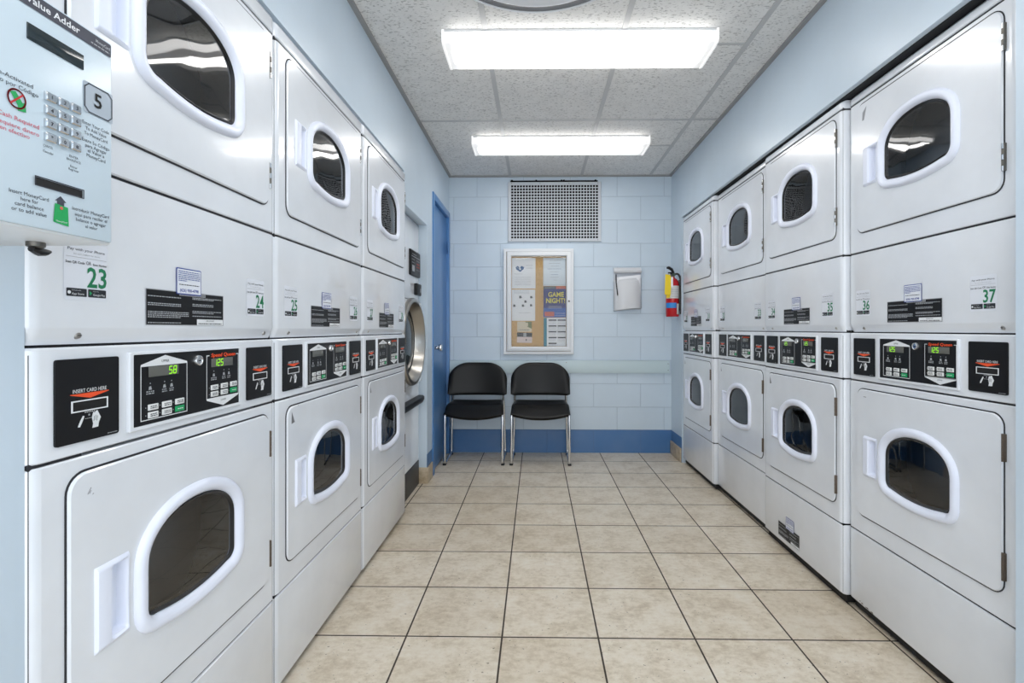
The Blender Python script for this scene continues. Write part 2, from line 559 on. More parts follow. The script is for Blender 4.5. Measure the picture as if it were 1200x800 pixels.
# ------------------------------------------------------------------ stacked dryers
DW = 0.683
DCX_LO, DCX_UP = 0.348, 0.347
def d_loop(cx, z0, z1, hw, inset=0.0, n=10):
    """window outline: flat-bottomed, round-shouldered"""
    rc = .055; zs = z0 + (z1 - z0) * .56
    raw = []
    # start bottom-left corner, go counter-clockwise (x right, z up)
    for k in range(n + 1):
        a = math.radians(180 + 90 * k / n); raw.append((cx - hw + rc + rc * math.cos(a), z0 + .012 + rc + rc * math.sin(a)))
    for k in range(1, n):
        u = -1 + 2 * k / n
        raw.append((cx + u * (hw - rc), z0 + .012 * u * u))
    for k in range(n + 1):
        a = math.radians(270 + 90 * k / n); raw.append((cx + hw - rc + rc * math.cos(a), z0 + .012 + rc + rc * math.sin(a)))
    N = 3 * n
    for k in range(N + 1):
        a = PI * k / N
        c, s_ = math.cos(a), math.sin(a)
        raw.append((cx + hw * math.copysign(abs(c) ** .93, c), zs + (z1 - zs) * abs(s_) ** .93))
    # resample evenly
    P = [Vector(p) for p in raw]; L = [0]
    for i in range(len(P)): L.append(L[-1] + (P[(i + 1) % len(P)] - P[i]).length)
    M = 72; out = []
    for q in range(M):
        s = L[-1] * q / M
        i = max(j for j in range(len(P)) if L[j] <= s + 1e-9)
        d = L[i + 1] - L[i]
        out.append(P[i].lerp(P[(i + 1) % len(P)], 0 if d < 1e-9 else (s - L[i]) / d))
    if inset:
        res = []
        for i in range(M):
            tg = (out[(i + 1) % M] - out[i - 1]).normalized()
            res.append(out[i] + Vector((-tg.y, tg.x)) * inset)
        out = res
    return [(p.x, p.y) for p in out]

def cab_panel(mb, z_ins, m, r=.018, x0=0.0, x1=DW, yb=.16, hole=None, y0=0.0):
    """full-width cabinet panel with rounded front corners; z_ins = [(z, inset)]"""
    rings = []
    nf = 6
    for z, b in z_ins:
        rr = max(r - b * .5, .004)
        bs = min(b, .004)
        ring = [(x0 + bs, yb, z)]
        for k in range(nf):
            a = math.radians(180 + 90 * k / (nf - 1))
            ring.append((x0 + bs + rr + rr * math.cos(a), y0 + b + rr + rr * math.sin(a), z))
        for k in range(nf):
            a = math.radians(270 + 90 * k / (nf - 1))
            ring.append((x1 - bs - rr + rr * math.cos(a), y0 + b + rr + rr * math.sin(a), z))
        ring.append((x1 - bs, yb, z))
        rings.append(ring)
    skip = ()
    if hole:
        a = max(range(len(z_ins) - 1), key=lambda i: z_ins[i + 1][0] - z_ins[i][0])
        skip = ((a, nf),)
        q0, q1 = rings[a][nf], rings[a][nf + 1]; t0, t1 = rings[a + 1][nf], rings[a + 1][nf + 1]
        mb.fill([(q0[0], q0[2]), (q1[0], q1[2]), (t1[0], t1[2]), (t0[0], t0[2])], hole, y0, m)
    mb.loft(rings, m, skip=skip)

def seg7(mb, s, x, z, h, y, m):
    """slanted seven-segment digits"""
    on = {'0': 'abcdef', '1': 'bc', '2': 'abged', '3': 'abgcd', '4': 'fgbc', '5': 'afgcd', '6': 'afgedc', '7': 'abc', '8': 'abcdefg', '9': 'abcdfg'}
    w = h * .52; t_ = h * .15; sh = .12
    def bar(ax, az, bx, bz):
        if abs(az - bz) < 1e-9: pts = [(ax, az - t_ / 2), (bx, az - t_ / 2), (bx, az + t_ / 2), (ax, az + t_ / 2)]
        else: pts = [(ax - t_ / 2, az), (ax + t_ / 2, az), (ax + t_ / 2, bz), (ax - t_ / 2, bz)]
        mb.poly([(px + (pz - z) * sh, pz) for px, pz in pts], y, m)
    for ch in s:
        for g in on[ch]:
            if g == 'a': bar(x, z + h, x + w, z + h)
            if g == 'd': bar(x, z, x + w, z)
            if g == 'g': bar(x, z + h / 2, x + w, z + h / 2)
            if g == 'f': bar(x, z + h / 2, x, z + h)
            if g == 'e': bar(x, z, x, z + h / 2)
            if g == 'b': bar(x + w, z + h / 2, x + w, z + h)
            if g == 'c': bar(x + w, z, x + w, z + h / 2)
        x += w + h * .28

def pocket_hole(lo):
    a, b = (.538, .684) if lo else (1.598, 1.740)
    return [(.1300, a + .011), (.1660, a + .011), (.1660, b - .011), (.1300, b - .011)]

def make_door(parent, which):
    lo = which == 'lower'
    z0, z1 = (.384, .853) if lo else (1.434, 1.911)
    x0, x1 = .056, .645
    cx = DCX_LO if lo else DCX_UP
    s0, s1 = (.488, .755) if lo else (1.545, 1.817)
    hw = .167 if lo else .171
    T = .006
    hz0, hz1 = (.538, .684) if lo else (1.598, 1.740)
    def plate(mb):
        hole = d_loop(cx, s0, s1, hw, .012)
        pk = pocket_hole(lo)
        a = rr_loop(x0, x1, z0, z1, .032, 7)
        b = rr_loop(x0 + .003, x1 - .003, z0 + .003, z1 - .003, .03, 7)
        mb.loft([[(p, -.002, q) for p, q in a], [(p, -T + .003, q) for p, q in a], [(p, -T, q) for p, q in b]], 'white_enamel', caps=(False, False))
        mb.fill(b, [hole, pk], -T, 'white_enamel')
        mb.add([(p, y, q) for y in (-T, .0) for p, q in hole], [(i, (i + 1) % 72, 72 + (i + 1) % 72, 72 + i) for i in range(72)], 'seam_dark')
    d = part('door', 'door_' + which, parent, plate)
    d['label'] = 'white ' + which + ' door with a round-shouldered window'
    def seam(mb):
        mb.fill(rr_loop(x0 - .0022, x1 + .0022, z0 - .0035, z1 + .0035, .035, 7), [d_loop(cx, s0, s1, hw, .012), pocket_hole(lo)], -.0018, 'seam_dark')
        a = rr_loop(x0 - .0022, x1 + .0022, z0 - .0035, z1 + .0035, .035, 7)
        mb.loft([[(p, .002, q) for p, q in a], [(p, -.0018, q) for p, q in a]], 'seam_dark', caps=(False, False))
    part('door_seal', 'seal_' + which, d, seam)
    def ring(mb):
        prof = [(.0, -T + .001), (.0015, -T - .005), (.006, -T - .010), (.011, -T - .012), (.019, -T - .011), (.025, -T - .008), (.031, -T + .002), (.033, -T + .010)]
        rings = [[(p, y, q) for p, q in d_loop(cx, s0, s1, hw, o)] for o, y in prof]
        mb.loft(rings, 'white_plastic', caps=(False, False))
    part('window_surround', 'ring_' + which, d, ring)
    def gask(mb):
        prof = [(.031, -T + .001), (.034, -T - .001), (.038, -T + .002), (.041, -T + .007), (.041, -T + .012)]
        rings = [[(p, y, q) for p, q in d_loop(cx, s0, s1, hw, o)] for o, y in prof]
        mb.loft(rings, 'rubber_black', caps=(False, False))
    part('window_gasket', 'gask_' + which, d, gask)
    def glass(mb):
        base = d_loop(cx, s0, s1, hw, .038)
        c0 = (cx, (s0 + s1) / 2)
        rings = []
        for f in (1.0, .9, .75, .6, .45, .3, .15):
            rings.append([(c0[0] + (p - c0[0]) * f, -T + .004 - .0025 * (1 - f * f), c0[1] + (q - c0[1]) * f) for p, q in base])
        mb.loft(rings, 'window_glass', caps=(False, True))
    part('window_pane', 'glass_' + which, d, glass)
    def handle(mb):
        hx0, hx1 = .100, .169
        xs = [0, .02, .04, .08, .3, .40, .43, .46, .49, .52, .6, .7, .8, .88, .905, .93, .95, .97, .985, 1]
        zs = [0, .015, .03, .05, .065, .08, .095, .11, .16, .3, .5, .7, .84, .89, .905, .92, .935, .95, .97, .985, 1]
        def hgt(u, w):
            edge = smoothstep(0, .05, u)
            ez = min(w, 1 - w)
            top = .0065 * edge * smoothstep(-.02, .05, ez)
            taper = 1 - .45 * smoothstep(.5, 1.0, u)
            rim = top * taper
            scoop = smoothstep(.40, .52, u) * smoothstep(.05, .11, ez)
            floor_ = -.0150 + .0170 * smoothstep(.88, .97, u)
            return rim * (1 - scoop) + floor_ * scoop
        vs = [(hx0 + (hx1 - hx0) * u, -T - hgt(u, w), hz0 + (hz1 - hz0) * w) for w in zs for u in xs]
        n = len(xs); m_ = len(zs)
        fs = [(j * n + i, j * n + i + 1, (j + 1) * n + i + 1, (j + 1) * n + i) for j in range(m_ - 1) for i in range(n - 1)]
        mb.add(vs, fs, 'white_plastic')
        # closed rim down to the door
        bd = [i for i in range(n)] + [j * n + n - 1 for j in range(1, m_)] + [(m_ - 1) * n + i for i in range(n - 2, -1, -1)] + [j * n for j in range(m_ - 2, 0, -1)]
        top = [vs[i] for i in bd]; bot = [(a, -T + .001, c) for a, b, c in top]
        k = len(bd)
        mb.add(top + bot, [(i, (i + 1) % k, k + (i + 1) % k, k + i) for i in range(k)], 'white_plastic')
    part('handle', 'handle_' + which, d, handle)
    for i, hz in enumerate((.460, .768) if lo else (1.520, 1.831)):
        def hinge(mb, hz=hz):
            xh = x1 + .001; mm = 'dull_steel' if not lo else 'rust_steel'
            mb.box(xh - .0035, xh + .0055, -.0068, .001, hz - .036, hz + .036, mm, .001)
            for k in range(5):
                a = hz - .036 + .0145 * k
                mb.lathe([(.001, 0), (.0034, 0), (.0034, .0132), (.001, .0132)], 'chrome' if (not lo and k % 2 == 0) else mm, (xh + .001, -.0058, a), 'z', 10)
        h = part('hinge', 'hinge_%s%d' % (which, i), d, hinge)
    return d

def number_sticker(parent, num, x0, z0, w, tilt=0.0):
    """white numbered sticker; its scan square is left blank"""
    def fn(mb):
        h = w * 1.12
        Y0, Y1 = -.0007, -.0012
        mb.rrect(0, w, -.006, h, .006, Y0, 'sticker_paper')
        mb.text('Pay with your Phone', w * .5, h * .84, Y1, 'print_dark', h=.0045, w=w * .84)
        mb.text('See each platform for details', w * .5, h * .765, Y1, 'print_grey', h=.0026, w=w * .6)
        mb.quad(w * .04, w * .96, h * .715, h * .722, Y1, 'print_grey')
        mb.text('Scan QR Code', w * .03, h * .60, Y1, 'print_dark', h=.0040, w=w * .42, align='l', bold=True)
        mb.text('OR', w * .54, h * .60, Y1, 'print_dark', h=.0060, w=w * .11, align='c')
        mb.text('Enter Number', w * .97, h * .60, Y1, 'print_dark', h=.0036, w=w * .33, align='r', bold=True)
        mb.text(num, w * .735, h * .19, Y1, 'print_green', h=h * .37, w=w * .46, bold=True)
        mb.rrect(w * .05, w * .495, 0, h * .15, .0015, Y1, 'badge_black')
        mb.rrect(w * .525, w * .95, 0, h * .15, .0015, Y1, 'badge_black')
        mb.text('Download on the', w * .16, h * .105, Y1 - .0004, 'print_white', h=.0016, w=w * .2, align='l')
        mb.text('App Store', w * .16, h * .03, Y1 - .0004, 'print_white', h=.0036, w=w * .27, align='l')
        mb.lathe([(.0001, 0), (.0028, 0), (.0028, .0003)], 'print_white', (w * .105, Y1 - .0006, h * .07), 'y', 10, caps=(True, True))
        mb.poly([(w * .555, h * .03), (w * .61, h * .075), (w * .555, h * .12)], Y1 - .0004, 'key_green')
        mb.text('GET IT ON', w * .64, h * .105, Y1 - .0004, 'print_white', h=.0016, w=w * .12, align='l')
        mb.text('Google Play', w * .64, h * .03, Y1 - .0004, 'print_white', h=.0036, w=w * .28, align='l')
    o = part('number_sticker', 'sticker_%s_%.3f' % (num, w), parent, fn, (x0, 0, z0))
    o['label'] = 'white sticker with green number ' + num

def instruction_label(parent, x0, z0, w=.226, h=.070):
    def fn(mb):
        Y0, Y1 = -.0006, -.0011
        mb.quad(0, w, 0, h, Y0, 'panel_black')
        mb.outline([(0, 0), (w, 0), (w, h), (0, h)], .0015, Y1, 'label_grey')
        mb.quad(w * .38, w * .73, h * .89, h * .99, Y1, 'label_grey')
        mb.text('OPERATING INSTRUCTIONS', w * .555, h * .91, Y1 - .0004, 'print_dark', h=.0042, w=w * .33)
        mb.quad(w * .61, w * .995, 0, h * .19, Y1, 'print_white')
        mb.text('IMPORTANT', w * .80, h * .11, Y1 - .0004, 'print_dark', h=.0035)
        mb.bars(w * .63, w * .97, h * .035, .0022, Y1 - .0004, 'print_dark', 3)
        sd = 5
        for z in (.80, .60, .55, .36, .31, .26, .21, .05):
            mb.bars(w * .02, w * (.50 if z in (.36, .31, .26) else .40), h * z, .0019, Y1, 'print_grey', sd); sd += 1
        for z in (.84, .80, .64, .59, .42, .37, .27):
            mb.bars(w * .55, w * (.97 if z in (.42, .27, .84) else .85), h * z, .0019, Y1, 'print_grey', sd); sd += 1
    o = part('instruction_label', 'instr_%.3f' % w, parent, fn, (x0, 0, z0))
    o['label'] = 'black label of small white print'

def service_label(parent, x0, z0, w=.076, h=.056):
    def fn(mb):
        Y0, Y1 = -.0016, -.0021
        mb.rrect(0, w, 0, h, .003, Y0, 'label_blue')
        mb.rrect(.0022, w - .0022, .0022, h - .0022, .002, Y1, 'sticker_paper')
        for i, z in enumerate((.86, .79, .72, .65, .58, .51)):
            mb.bars(w * .07, w * (.4 if i == 5 else .93), h * z, .0016, Y1 - .0004, 'label_blue', 20 + i)
        mb.bars(w * .1, w * .9, h * .36, .0018, Y1 - .0004, 'print_dark', 40)
        mb.text('(626) 930-4798', w * .5, h * .11, Y1 - .0004, 'label_blue', h=.0062, w=w * .74, bold=True)
    o = part('service_label', 'service', parent, fn, (x0, 0, z0))
    o['label'] = 'white label with a blue border and a phone number'

def card_reader(parent, x0):
    def fn(mb):
        Y = -.0035
        a = rr_loop(0, .116, .904, 1.041, .004, 3)
        mb.loft([[(p, .001, q) for p, q in a], [(p, Y, q) for p, q in a]], 'panel_black', caps=(False, True))
        cx = .059
        mb.text('INSERT CARD HERE', cx, .9850, Y - .0005, 'print_white', h=.0062, w=.062)
        mb.poly([(cx - .036, .9825), (cx - .035, .9835), (cx + .035, .9835), (cx + .036, .9825), (cx, .9745)], Y - .0005, 'print_orange')
        # hand holding a card
        g = 'print_white'; q = Y - .0005
        mb.poly([(cx - .0225, .929), (cx - .0185, .9285), (cx - .0155, .934), (cx - .0120, .941), (cx - .0105, .9455), (cx - .0135, .9465), (cx - .0175, .940), (cx - .0205, .934)], q, g)
        mb.poly([(cx + .0035, .923), (cx + .0150, .9235), (cx + .0162, .931), (cx + .0200, .939), (cx + .0165, .9455), (cx + .0135, .9515), (cx + .0105, .9510),
                 (cx + .0085, .9485), (cx + .0058, .9500), (cx + .0040, .9460), (cx + .0030, .9405), (cx + .0042, .9350), (cx + .0052, .930)], q, g)
        for a_, b_ in ((.0075, .9425), (.0105, .9435), (.0132, .9420)):
            mb.outline([(cx + a_, b_), (cx + a_ - .0012, b_ - .0075)], .0008, q - .0003, 'panel_black', closed=False)
        for k in range(6):
            mb.quad(cx - .010 + k * .0033, cx - .008 + k * .0033, .9508, .9520, q, g)
        for k in range(4):
            mb.quad(cx - .009 + k * .0033, cx - .007 + k * .0033, .9405, .9412, q, g)
        mb.quad(cx - .0035, cx - .0005, .9450, .9480, q, 'print_grey')
        mb.bars(.092, .112, .9075, .0012, Y - .0005, 'print_grey', 9)
    o = part('card_reader', 'card_reader', parent, fn, (x0, 0, 0))
    def slot(mb):
        cx = .059; Y = -.0035
        outer = [(cx - .0335, .9535), (cx + .0335, .9535), (cx + .0335, .9725), (cx - .0335, .9725)]
        inner = [(cx - .0314, .9555), (cx + .0314, .9555), (cx + .0314, .9705), (cx - .0314, .9705)]
        mb.fill(outer, [inner], Y - .0012, 'print_white')
        for lp in (outer, inner):
            mb.add([(p, y, q) for y in (Y - .0012, Y) for p, q in lp], [(i, (i + 1) % 4, 4 + (i + 1) % 4, 4 + i) for i in range(4)], 'print_white', False)
        mb.poly(inner, Y - .0004, 'slot_black')
    part('card_slot', 'card_slot', o, slot)
    return o

def control_panel(parent, digits, dirty=False):
    def bezel(mb):
        a = rr_loop(.181, .521, .898, 1.047, .004, 3); b = rr_loop(.183, .519, .900, 1.045, .003, 3); c = rr_loop(.190, .514, .906, 1.0415, .002, 3)
        mb.loft([[(p, .001, q) for p, q in a], [(p, -.004, q) for p, q in a], [(p, -.006, q) for p, q in b], [(p, -.006, q) for p, q in c], [(p, -.0035, q) for p, q in c]],
                'white_enamel', caps=(False, False))
        mb.poly(c, -.0035, 'panel_black')
        Y = -.0040
        w_ = 'print_white'
        # outlines of the two halves
        mb.outline([(.209, 1.019), (.209, .9145), (.331, .9145), (.331, 1.019)], .0018, Y, w_, closed=False)
        mb.poly([(.209, 1.0175), (.331, 1.0175), (.331, 1.0215), (.270, 1.0375), (.209, 1.0215)], Y, w_)
        mb.text('UPPER', .270, 1.0235, Y - .0004, 'print_dark', h=.0050, w=.020)
        mb.outline([(.402, 1.0285), (.394, 1.0285), (.394, .9290), (.511, .9290), (.511, 1.0285), (.503, 1.0285)], .0018, Y, w_, closed=False)
        mb.poly([(.394, .9305), (.511, .9305), (.511, .9265), (.4525, .9085), (.394, .9265)], Y, w_)
        mb.text('LOWER', .4525, .9200, Y - .0004, 'print_dark', h=.0045, w=.019)
        mb.text('Speed Queen', .4525, 1.0250, Y - .0004, 'print_orange', h=.0085, w=.089, bold=True, shear=.18)
        mb.text('Speed Queen', .4527, 1.0250, Y - .0006, 'print_orange', h=.0085, w=.089, bold=True, shear=.18)
        # little icons and captions
        for ox, oz in ((.0, .0), (.187, .008)):
            for k, (xx, ww) in enumerate(((.2215, .016), (.258, .011), (.277, .010))):
                cx = xx + ox + .010; z = .976 + oz
                mb.quad(cx - .0012, cx + .0012, z + .007, z + .0094, Y, 'print_grey')
                mb.poly([(cx - .004, z - .004), (cx + .004, z - .004), (cx + .002, z + .003), (cx - .003, z + .002)], Y, 'print_grey')
                mb.bars(cx - ww * .6, cx + ww * .6, z - .0085, .0022, Y, 'print_grey', 30 + k)
                mb.bars(cx - ww * .6, cx + ww * .6, z - .0125, .0022, Y, 'print_grey', 36 + k)
    o = part('control_face', 'bezel', parent, bezel, (-.009, 0, 0))
    for nm, lx, lz, ds in (('l', .227, .9965, digits[0]), ('r', .409, 1.0015, digits[1])):
        def scr(mb, lx=lx, lz=lz, ds=ds, nm=nm):
            w = .078
            mb.box(lx, lx + w, -.0055, -.0036, lz, lz + .020, 'screen_grey', .0006)
            if ds:
                h = .0145
                n = len(ds); wd = n * h * .8 - h * .25
                xx = lx + (w - wd - .008 if ds == '58' else .008)
                seg7(mb, ds, xx, lz + .0028, h, -.0061, 'digit_green')
        part('display_screen', 'scr_%s_%s' % (nm, ds), o, scr)
    for nm, kx, kz in (('l', .225, .917), ('r', .407, .9335)):
        def keys(mb, kx=kx, kz=kz):
            for r_ in range(2):
                for c_ in range(3):
                    x = kx + c_ * .0355; z = kz + (1 - r_) * .0150 + c_ * .0005
                    green = (c_ == 2 and r_ == 0)
                    mm = 'key_green' if (c_ == 2 and r_ == 1) else 'key_white'
                    mb.box(x, x + .025, -.0062, -.0036, z, z + .0118, mm, .001)
                    if mm == 'key_white':
                        mb.bars(x + .004, x + .021, z + .0068, .0018, -.0066, 'print_dark', 50 + c_)
                        mb.bars(x + .004, x + .021, z + .0034, .0018, -.0066, 'print_dark', 55 + c_ + r_)
                    else:
                        mb.bars(x + .005, x + .020, z + .005, .0018, -.0066, 'print_white', 58)
                    mb.quad(x - .0055, x - .0035, z + .005, z + .007, -.0040, 'print_grey')
        k = part('keypad', 'keys_' + nm, o, keys)
        k['label'] = 'keypad of white keys and one green key'
    def lock(mb):
        mb.lathe([(.0125, 0), (.0125, -.004), (.011, -.008), (.0085, -.009), (.0085, -.0075), (.001, -.0075)], 'chrome', (.361, -.0036, 1.0205), 'y', 20, caps=(False, True))
        mb.box(.3585, .3635, -.0125, -.0111, 1.0195, 1.0215, 'slot_black')
    part('panel_lock', 'lock', o, lock)
    return o

def stacked_dryer(x, y, rz, nums, label, digits=('', ''), sx=1.0, foot=0.0, z=0.0, scuff='b', instr=True, low_label=False, captop=1.967):
    d = thing('stacked_dryer', label, 'dryer', (x, y, z), rz, 'white stacked dryers along the walls')
    d.scale = (sx, 1, 1)
    def core(mb):
        # inner box: sides and back, behind the fronts; open at the two windows
        for z0_, z1_ in ((.05, .332), (.888, 1.050), (1.08, 1.40)):
            mb.box(.004, DW - .004, .006 if z0_ < 1.06 else .020, .155, z0_, z1_, 'seam_dark')
        mb.box(.004, DW - .004, .020, .155, 1.045, 1.085, 'seam_dark')
        for z0_, z1_ in ((.31, .89), (1.355, 1.94)):
            mb.box(.004, .09, .006, .155, z0_, z1_, 'seam_dark'); mb.box(DW - .09, DW - .004, .006, .155, z0_, z1_, 'seam_dark')
        mb.box(.09, DW - .09, .006, .155, 1.915, 1.945, 'seam_dark'); mb.box(.09, DW - .09, .006, .155, 1.34, 1.40, 'seam_dark')
        mb.box(.004, DW - .004, .155, .70, .05, .31, 'white_enamel')
        mb.box(.002, DW - .002, .69, .70, .05, captop - .02, 'white_enamel')
        for xa, xb in ((.002, .010), (DW - .010, DW - .002)):
            mb.box(xa, xb, .10, .70, .05, captop - .02, 'white_enamel')
        mb.box(.004, DW - .004, .155, .69, .895, 1.35, 'seam_dark')
    part('cabinet', 'core_%.3f' % captop, d, core)
    def toe(mb):
        mb.box(.006, DW - .006, .022, .65, foot + .010, .052, 'toe_black')
        for fx in (.05, DW - .05):
            for fy in (.09, .6):
                mb.lathe([(.001, foot), (.022, foot), (.022, foot + .012), (.008, foot + .014), (.008, .05)], 'toe_black', (fx, fy, 0), 'z', 12)
    part('leveling_base', 'toe_%.3f' % foot, d, toe)
    bv = .0025
    def p_base(mb): cab_panel(mb, [(.040, .010), (.046, .002), (.050, 0), (.309, 0), (.3110, bv)], 'white_enamel')
    o = part('base_panel', 'p_base', d, p_base)
    HL = d_loop(DCX_LO, .488, .755, .167, .012); HU = d_loop(DCX_UP, 1.545, 1.817, .171, .012)
    def p_low(mb): cab_panel(mb, [(.3165, bv), (.3185, 0), (.876, 0), (.8785, bv)], 'white_enamel', hole=[HL, pocket_hole(True)])
    part('lower_front', 'p_low', d, p_low)
    def p_ctl(mb): cab_panel(mb, [(.8840, bv), (.8865, 0), (1.057, 0), (1.0605, .003)], 'white_enamel')
    part('control_housing', 'p_ctl', d, p_ctl)
    def p_acc(mb): cab_panel(mb, [(1.0648, .013), (1.070, .010), (1.089, .0015), (1.094, 0), (1.356, 0), (1.3585, bv)], 'white_enamel')
    ap = part('access_panel', 'p_acc', d, p_acc)
    for sxp in (.083, .635):
        def scr(mb, sxp=sxp):
            mb.lathe([(.0065, .012), (.0065, .002), (.005, -.002), (.001, -.003)], 'steel', (sxp, .006, 1.079), 'y', 12, caps=(False, True))
            mb.quad(sxp - .0038, sxp + .0038, 1.0785, 1.0795, .0026, 'slot_black')
        part('screw', 'screw_%.3f' % sxp, ap, scr)
    def p_up(mb): cab_panel(mb, [(1.3645, bv), (1.367, 0), (1.926, 0), (1.9285, bv)], 'white_enamel', hole=[HU, pocket_hole(False)])
    part('upper_front', 'p_up', d, p_up)
    def p_cap(mb): cab_panel(mb, [(1.9350, bv), (1.938, 0), (captop - .012, 0), (captop - .004, .004), (captop, .012)], 'white_enamel', yb=.70)
    part('top_cap', 'p_cap_%.3f' % captop, d, p_cap)
    make_door(d, 'lower'); make_door(d, 'upper')
    for cz, cx, nm in ((.615, DCX_LO, 'lo'), (1.68, DCX_UP, 'up')):
        def drum(mb, cz=cz, cx=cx):
            mb.lathe([(.205, .02), (.265, .05), (.265, .56), (.23, .60), (.001, .61)], 'drum_steel', (cx, 0, cz), 'y', 40, caps=(False, False))
        part('drum', 'drum_' + nm, d, drum)
    card_reader(d, .036); card_reader(d, .541)
    control_panel(d, digits)
    number_sticker(ap, nums[0], .046 if nums[0] != '23' else .052, 1.130 if nums[0] != '23' else 1.143, .080)
    number_sticker(ap, nums[1], .543, 1.130, .082)
    if instr:
        instruction_label(ap, .2155, 1.098, .232)
        service_label(ap, .294, 1.163)
    if low_label:
        instruction_label(o, .16, .070, .20, .068)
        service_label(o, .235, .128, .060, .056)
    # worn paint, each machine its own
    def scf(mb):
        Y = -.0064
        if scuff == 'a':
            for ax, az, bx, bz in ((.088, .815, .094, .824), (.091, .815, .094, .819), (.097, .812, .0985, .813)):
                mb.outline([(ax, az), (bx, bz)], .0012, Y, 'scuff_grey', closed=False)
        elif scuff == 'b':
            mb.poly([(.078, .800), (.098, .803), (.080, .838)], Y, 'scuff_grey')
            mb.outline([(.118, .85), (.121, .852)], .002, Y, 'scuff_grey', closed=False)
        elif scuff == 'c':
            mb.outline([(.098, .826), (.112, .826)], .0016, Y, 'seam_dark', closed=False)
            mb.poly([(.09, 1.845), (.1, 1.845), (.115, 1.892), (.092, 1.875)], Y, 'label_grey')
            for k, (a_, b_, w_) in enumerate(((.075, .053, .012), (.098, .051, .020), (.127, .050, .016), (.066, .056, .006))):
                mb.poly([(a_, b_), (a_ + w_, b_ - .001), (a_ + w_ * .8, b_ + .004), (a_ + w_ * .2, b_ + .003)], -.0006, 'rust_steel')
        elif scuff == 'd':
            mb.poly([(.075, .802), (.090, .804), (.077, .832)], Y, 'scuff_grey')
    part('paint_chip', 'scuff_' + scuff, d, scf)
    return d

DL = dict(rz=PI / 2, foot=.0145, z=-.0145, captop=1.984)
stacked_dryer(-.7525, .710, nums=('23', '24'), label='white stacked dryer half hidden by the payment kiosk, stickers 23 and 24, display reading 58',
              digits=('58', '125'), sx=.995, scuff='a', **DL)
stacked_dryer(-.7525, 1.391, nums=('25', '26'), label='white stacked dryer with stickers 25 and 26, between dryer 23 and dryer 27', digits=('', ''), sx=1.025, scuff='b', **DL)
stacked_dryer(-.7505, 2.094, nums=('27', '28'), label='white stacked dryer with stickers 27 and 28, beside the large steel-ringed tumbler', digits=('', ''), sx=1.006, scuff='d', **DL)
DR = dict(rz=-PI / 2)
stacked_dryer(1.213, 1.909, nums=('36', '37'), label='white stacked dryer with stickers 36 and 37, nearest the camera along the right wall', digits=('125', '125'), sx=.975, scuff='c', **DR)
stacked_dryer(1.190, 2.560, nums=('34', '35'), label='white stacked dryer with stickers 34 and 35, second black label on its base panel', digits=('125', '125'), sx=.948, scuff='b', low_label=True, **DR)
stacked_dryer(1.205, 3.255, nums=('32', '33'), label='white stacked dryer with stickers 32 and 33, no black label between them', digits=('', ''), sx=1.012, scuff='d', instr=False, **DR)
stacked_dryer(1.176, 3.927, nums=('30', '31'), label='white stacked dryer with stickers 30 and 31, nearest the red fire extinguisher', digits=('', ''), sx=.978, scuff='b', **DR)

# laundry seen through the lower window of dryer 27/28
def blob(mb, c, r, m, seed, seg=20, rings=12, amp=.35, sq=(1, 1, 1)):
    rs = []
    for i in range(rings + 1):
        th = PI * i / rings
        ring = []
        for k in range(seg):
            a = 2 * PI * k / seg
            dv = Vector((math.sin(th) * math.cos(a), math.sin(th) * math.sin(a), math.cos(th)))
            f = 1 + amp * noise.noise(dv * 2.4 + Vector((seed, 0, 0))) + amp * .5 * noise.noise(dv * 6 + Vector((0, seed, 0)))
            ring.append((c[0] + dv.x * r * f * sq[0], c[1] + dv.y * r * f * sq[1], c[2] + dv.z * r * f * sq[2]))
        rs.append(ring)
    mb.loft(rs, m)
mb = MB(); blob(mb, (0, 0, .0), .092, 'cloth_grey', 3.1, 36, 24, .34, (.62, 1.2, 1.4))
o = mb.build('laundry_bundle', None, (-.836, 2.480, .525))
tag(o, 'bundle of pale laundry inside the lower drum of dryer 27 and 28', 'laundry')

# ------------------------------------------------------------------ large tumbler set back in the left wall
t = thing('tumble_dryer', 'large white tumbler with a wide steel door ring, set back beyond dryer 28', 'dryer', (-.815, 2.80, 0), PI / 2)
TW = .568
mb = MB()
cab_panel(mb, [(.17, .004), (.175, 0), (.60, 0), (.604, .003)], 'white_enamel', .012, 0, TW, .70)
mb.build('lower_panel', t)
mb = MB()
dcx, dcz = .285, .995
def circ(cx, cz, r_, n=64): return [(cx + r_ * math.cos(2 * PI * k / n), cz + r_ * math.sin(2 * PI * k / n)) for k in range(n)]
cab_panel(mb, [(.608, .003), (.612, 0), (1.262, 0), (1.266, .003)], 'white_enamel', .012, 0, TW, .70, hole=[circ(dcx, dcz, .255)])
mb.build('cabinet', t)
mb = MB()
cab_panel(mb, [(1.270, .003), (1.274, 0), (1.79, 0), (1.794, .003)], 'white_enamel', .012, 0, TW, .70)
mb.build('upper_panel', t)
mb = MB(); mb.box(.006, TW - .002, .0, .66, 0, .168, 'tumbler_base', .004); mb.build('base', t)
mb = MB()
a = rr_loop(.02, TW - .006, .715, 1.255, .02, 5); b = rr_loop(.024, TW - .010, .719, 1.251, .02, 5)
mb.loft([[(p, .002, q) for p, q in a], [(p, -.016, q) for p, q in a], [(p, -.02, q) for p, q in b]], 'white_enamel', caps=(False, False))
mb.fill(b, [circ(dcx, dcz, .262)], -.02, 'white_enamel')
dr = mb.build('door', t)
mb = MB()
mb.lathe([(.262, -.016), (.279, -.018), (.279, -.034), (.274, -.044), (.262, -.049), (.254, -.047), (.218, .018), (.216, .030)], 'steel', (dcx, 0, dcz), 'y', 64, caps=(False, False))
o = mb.build('door_ring', dr); o['label'] = 'brushed steel ring of the round door'
mb = MB()
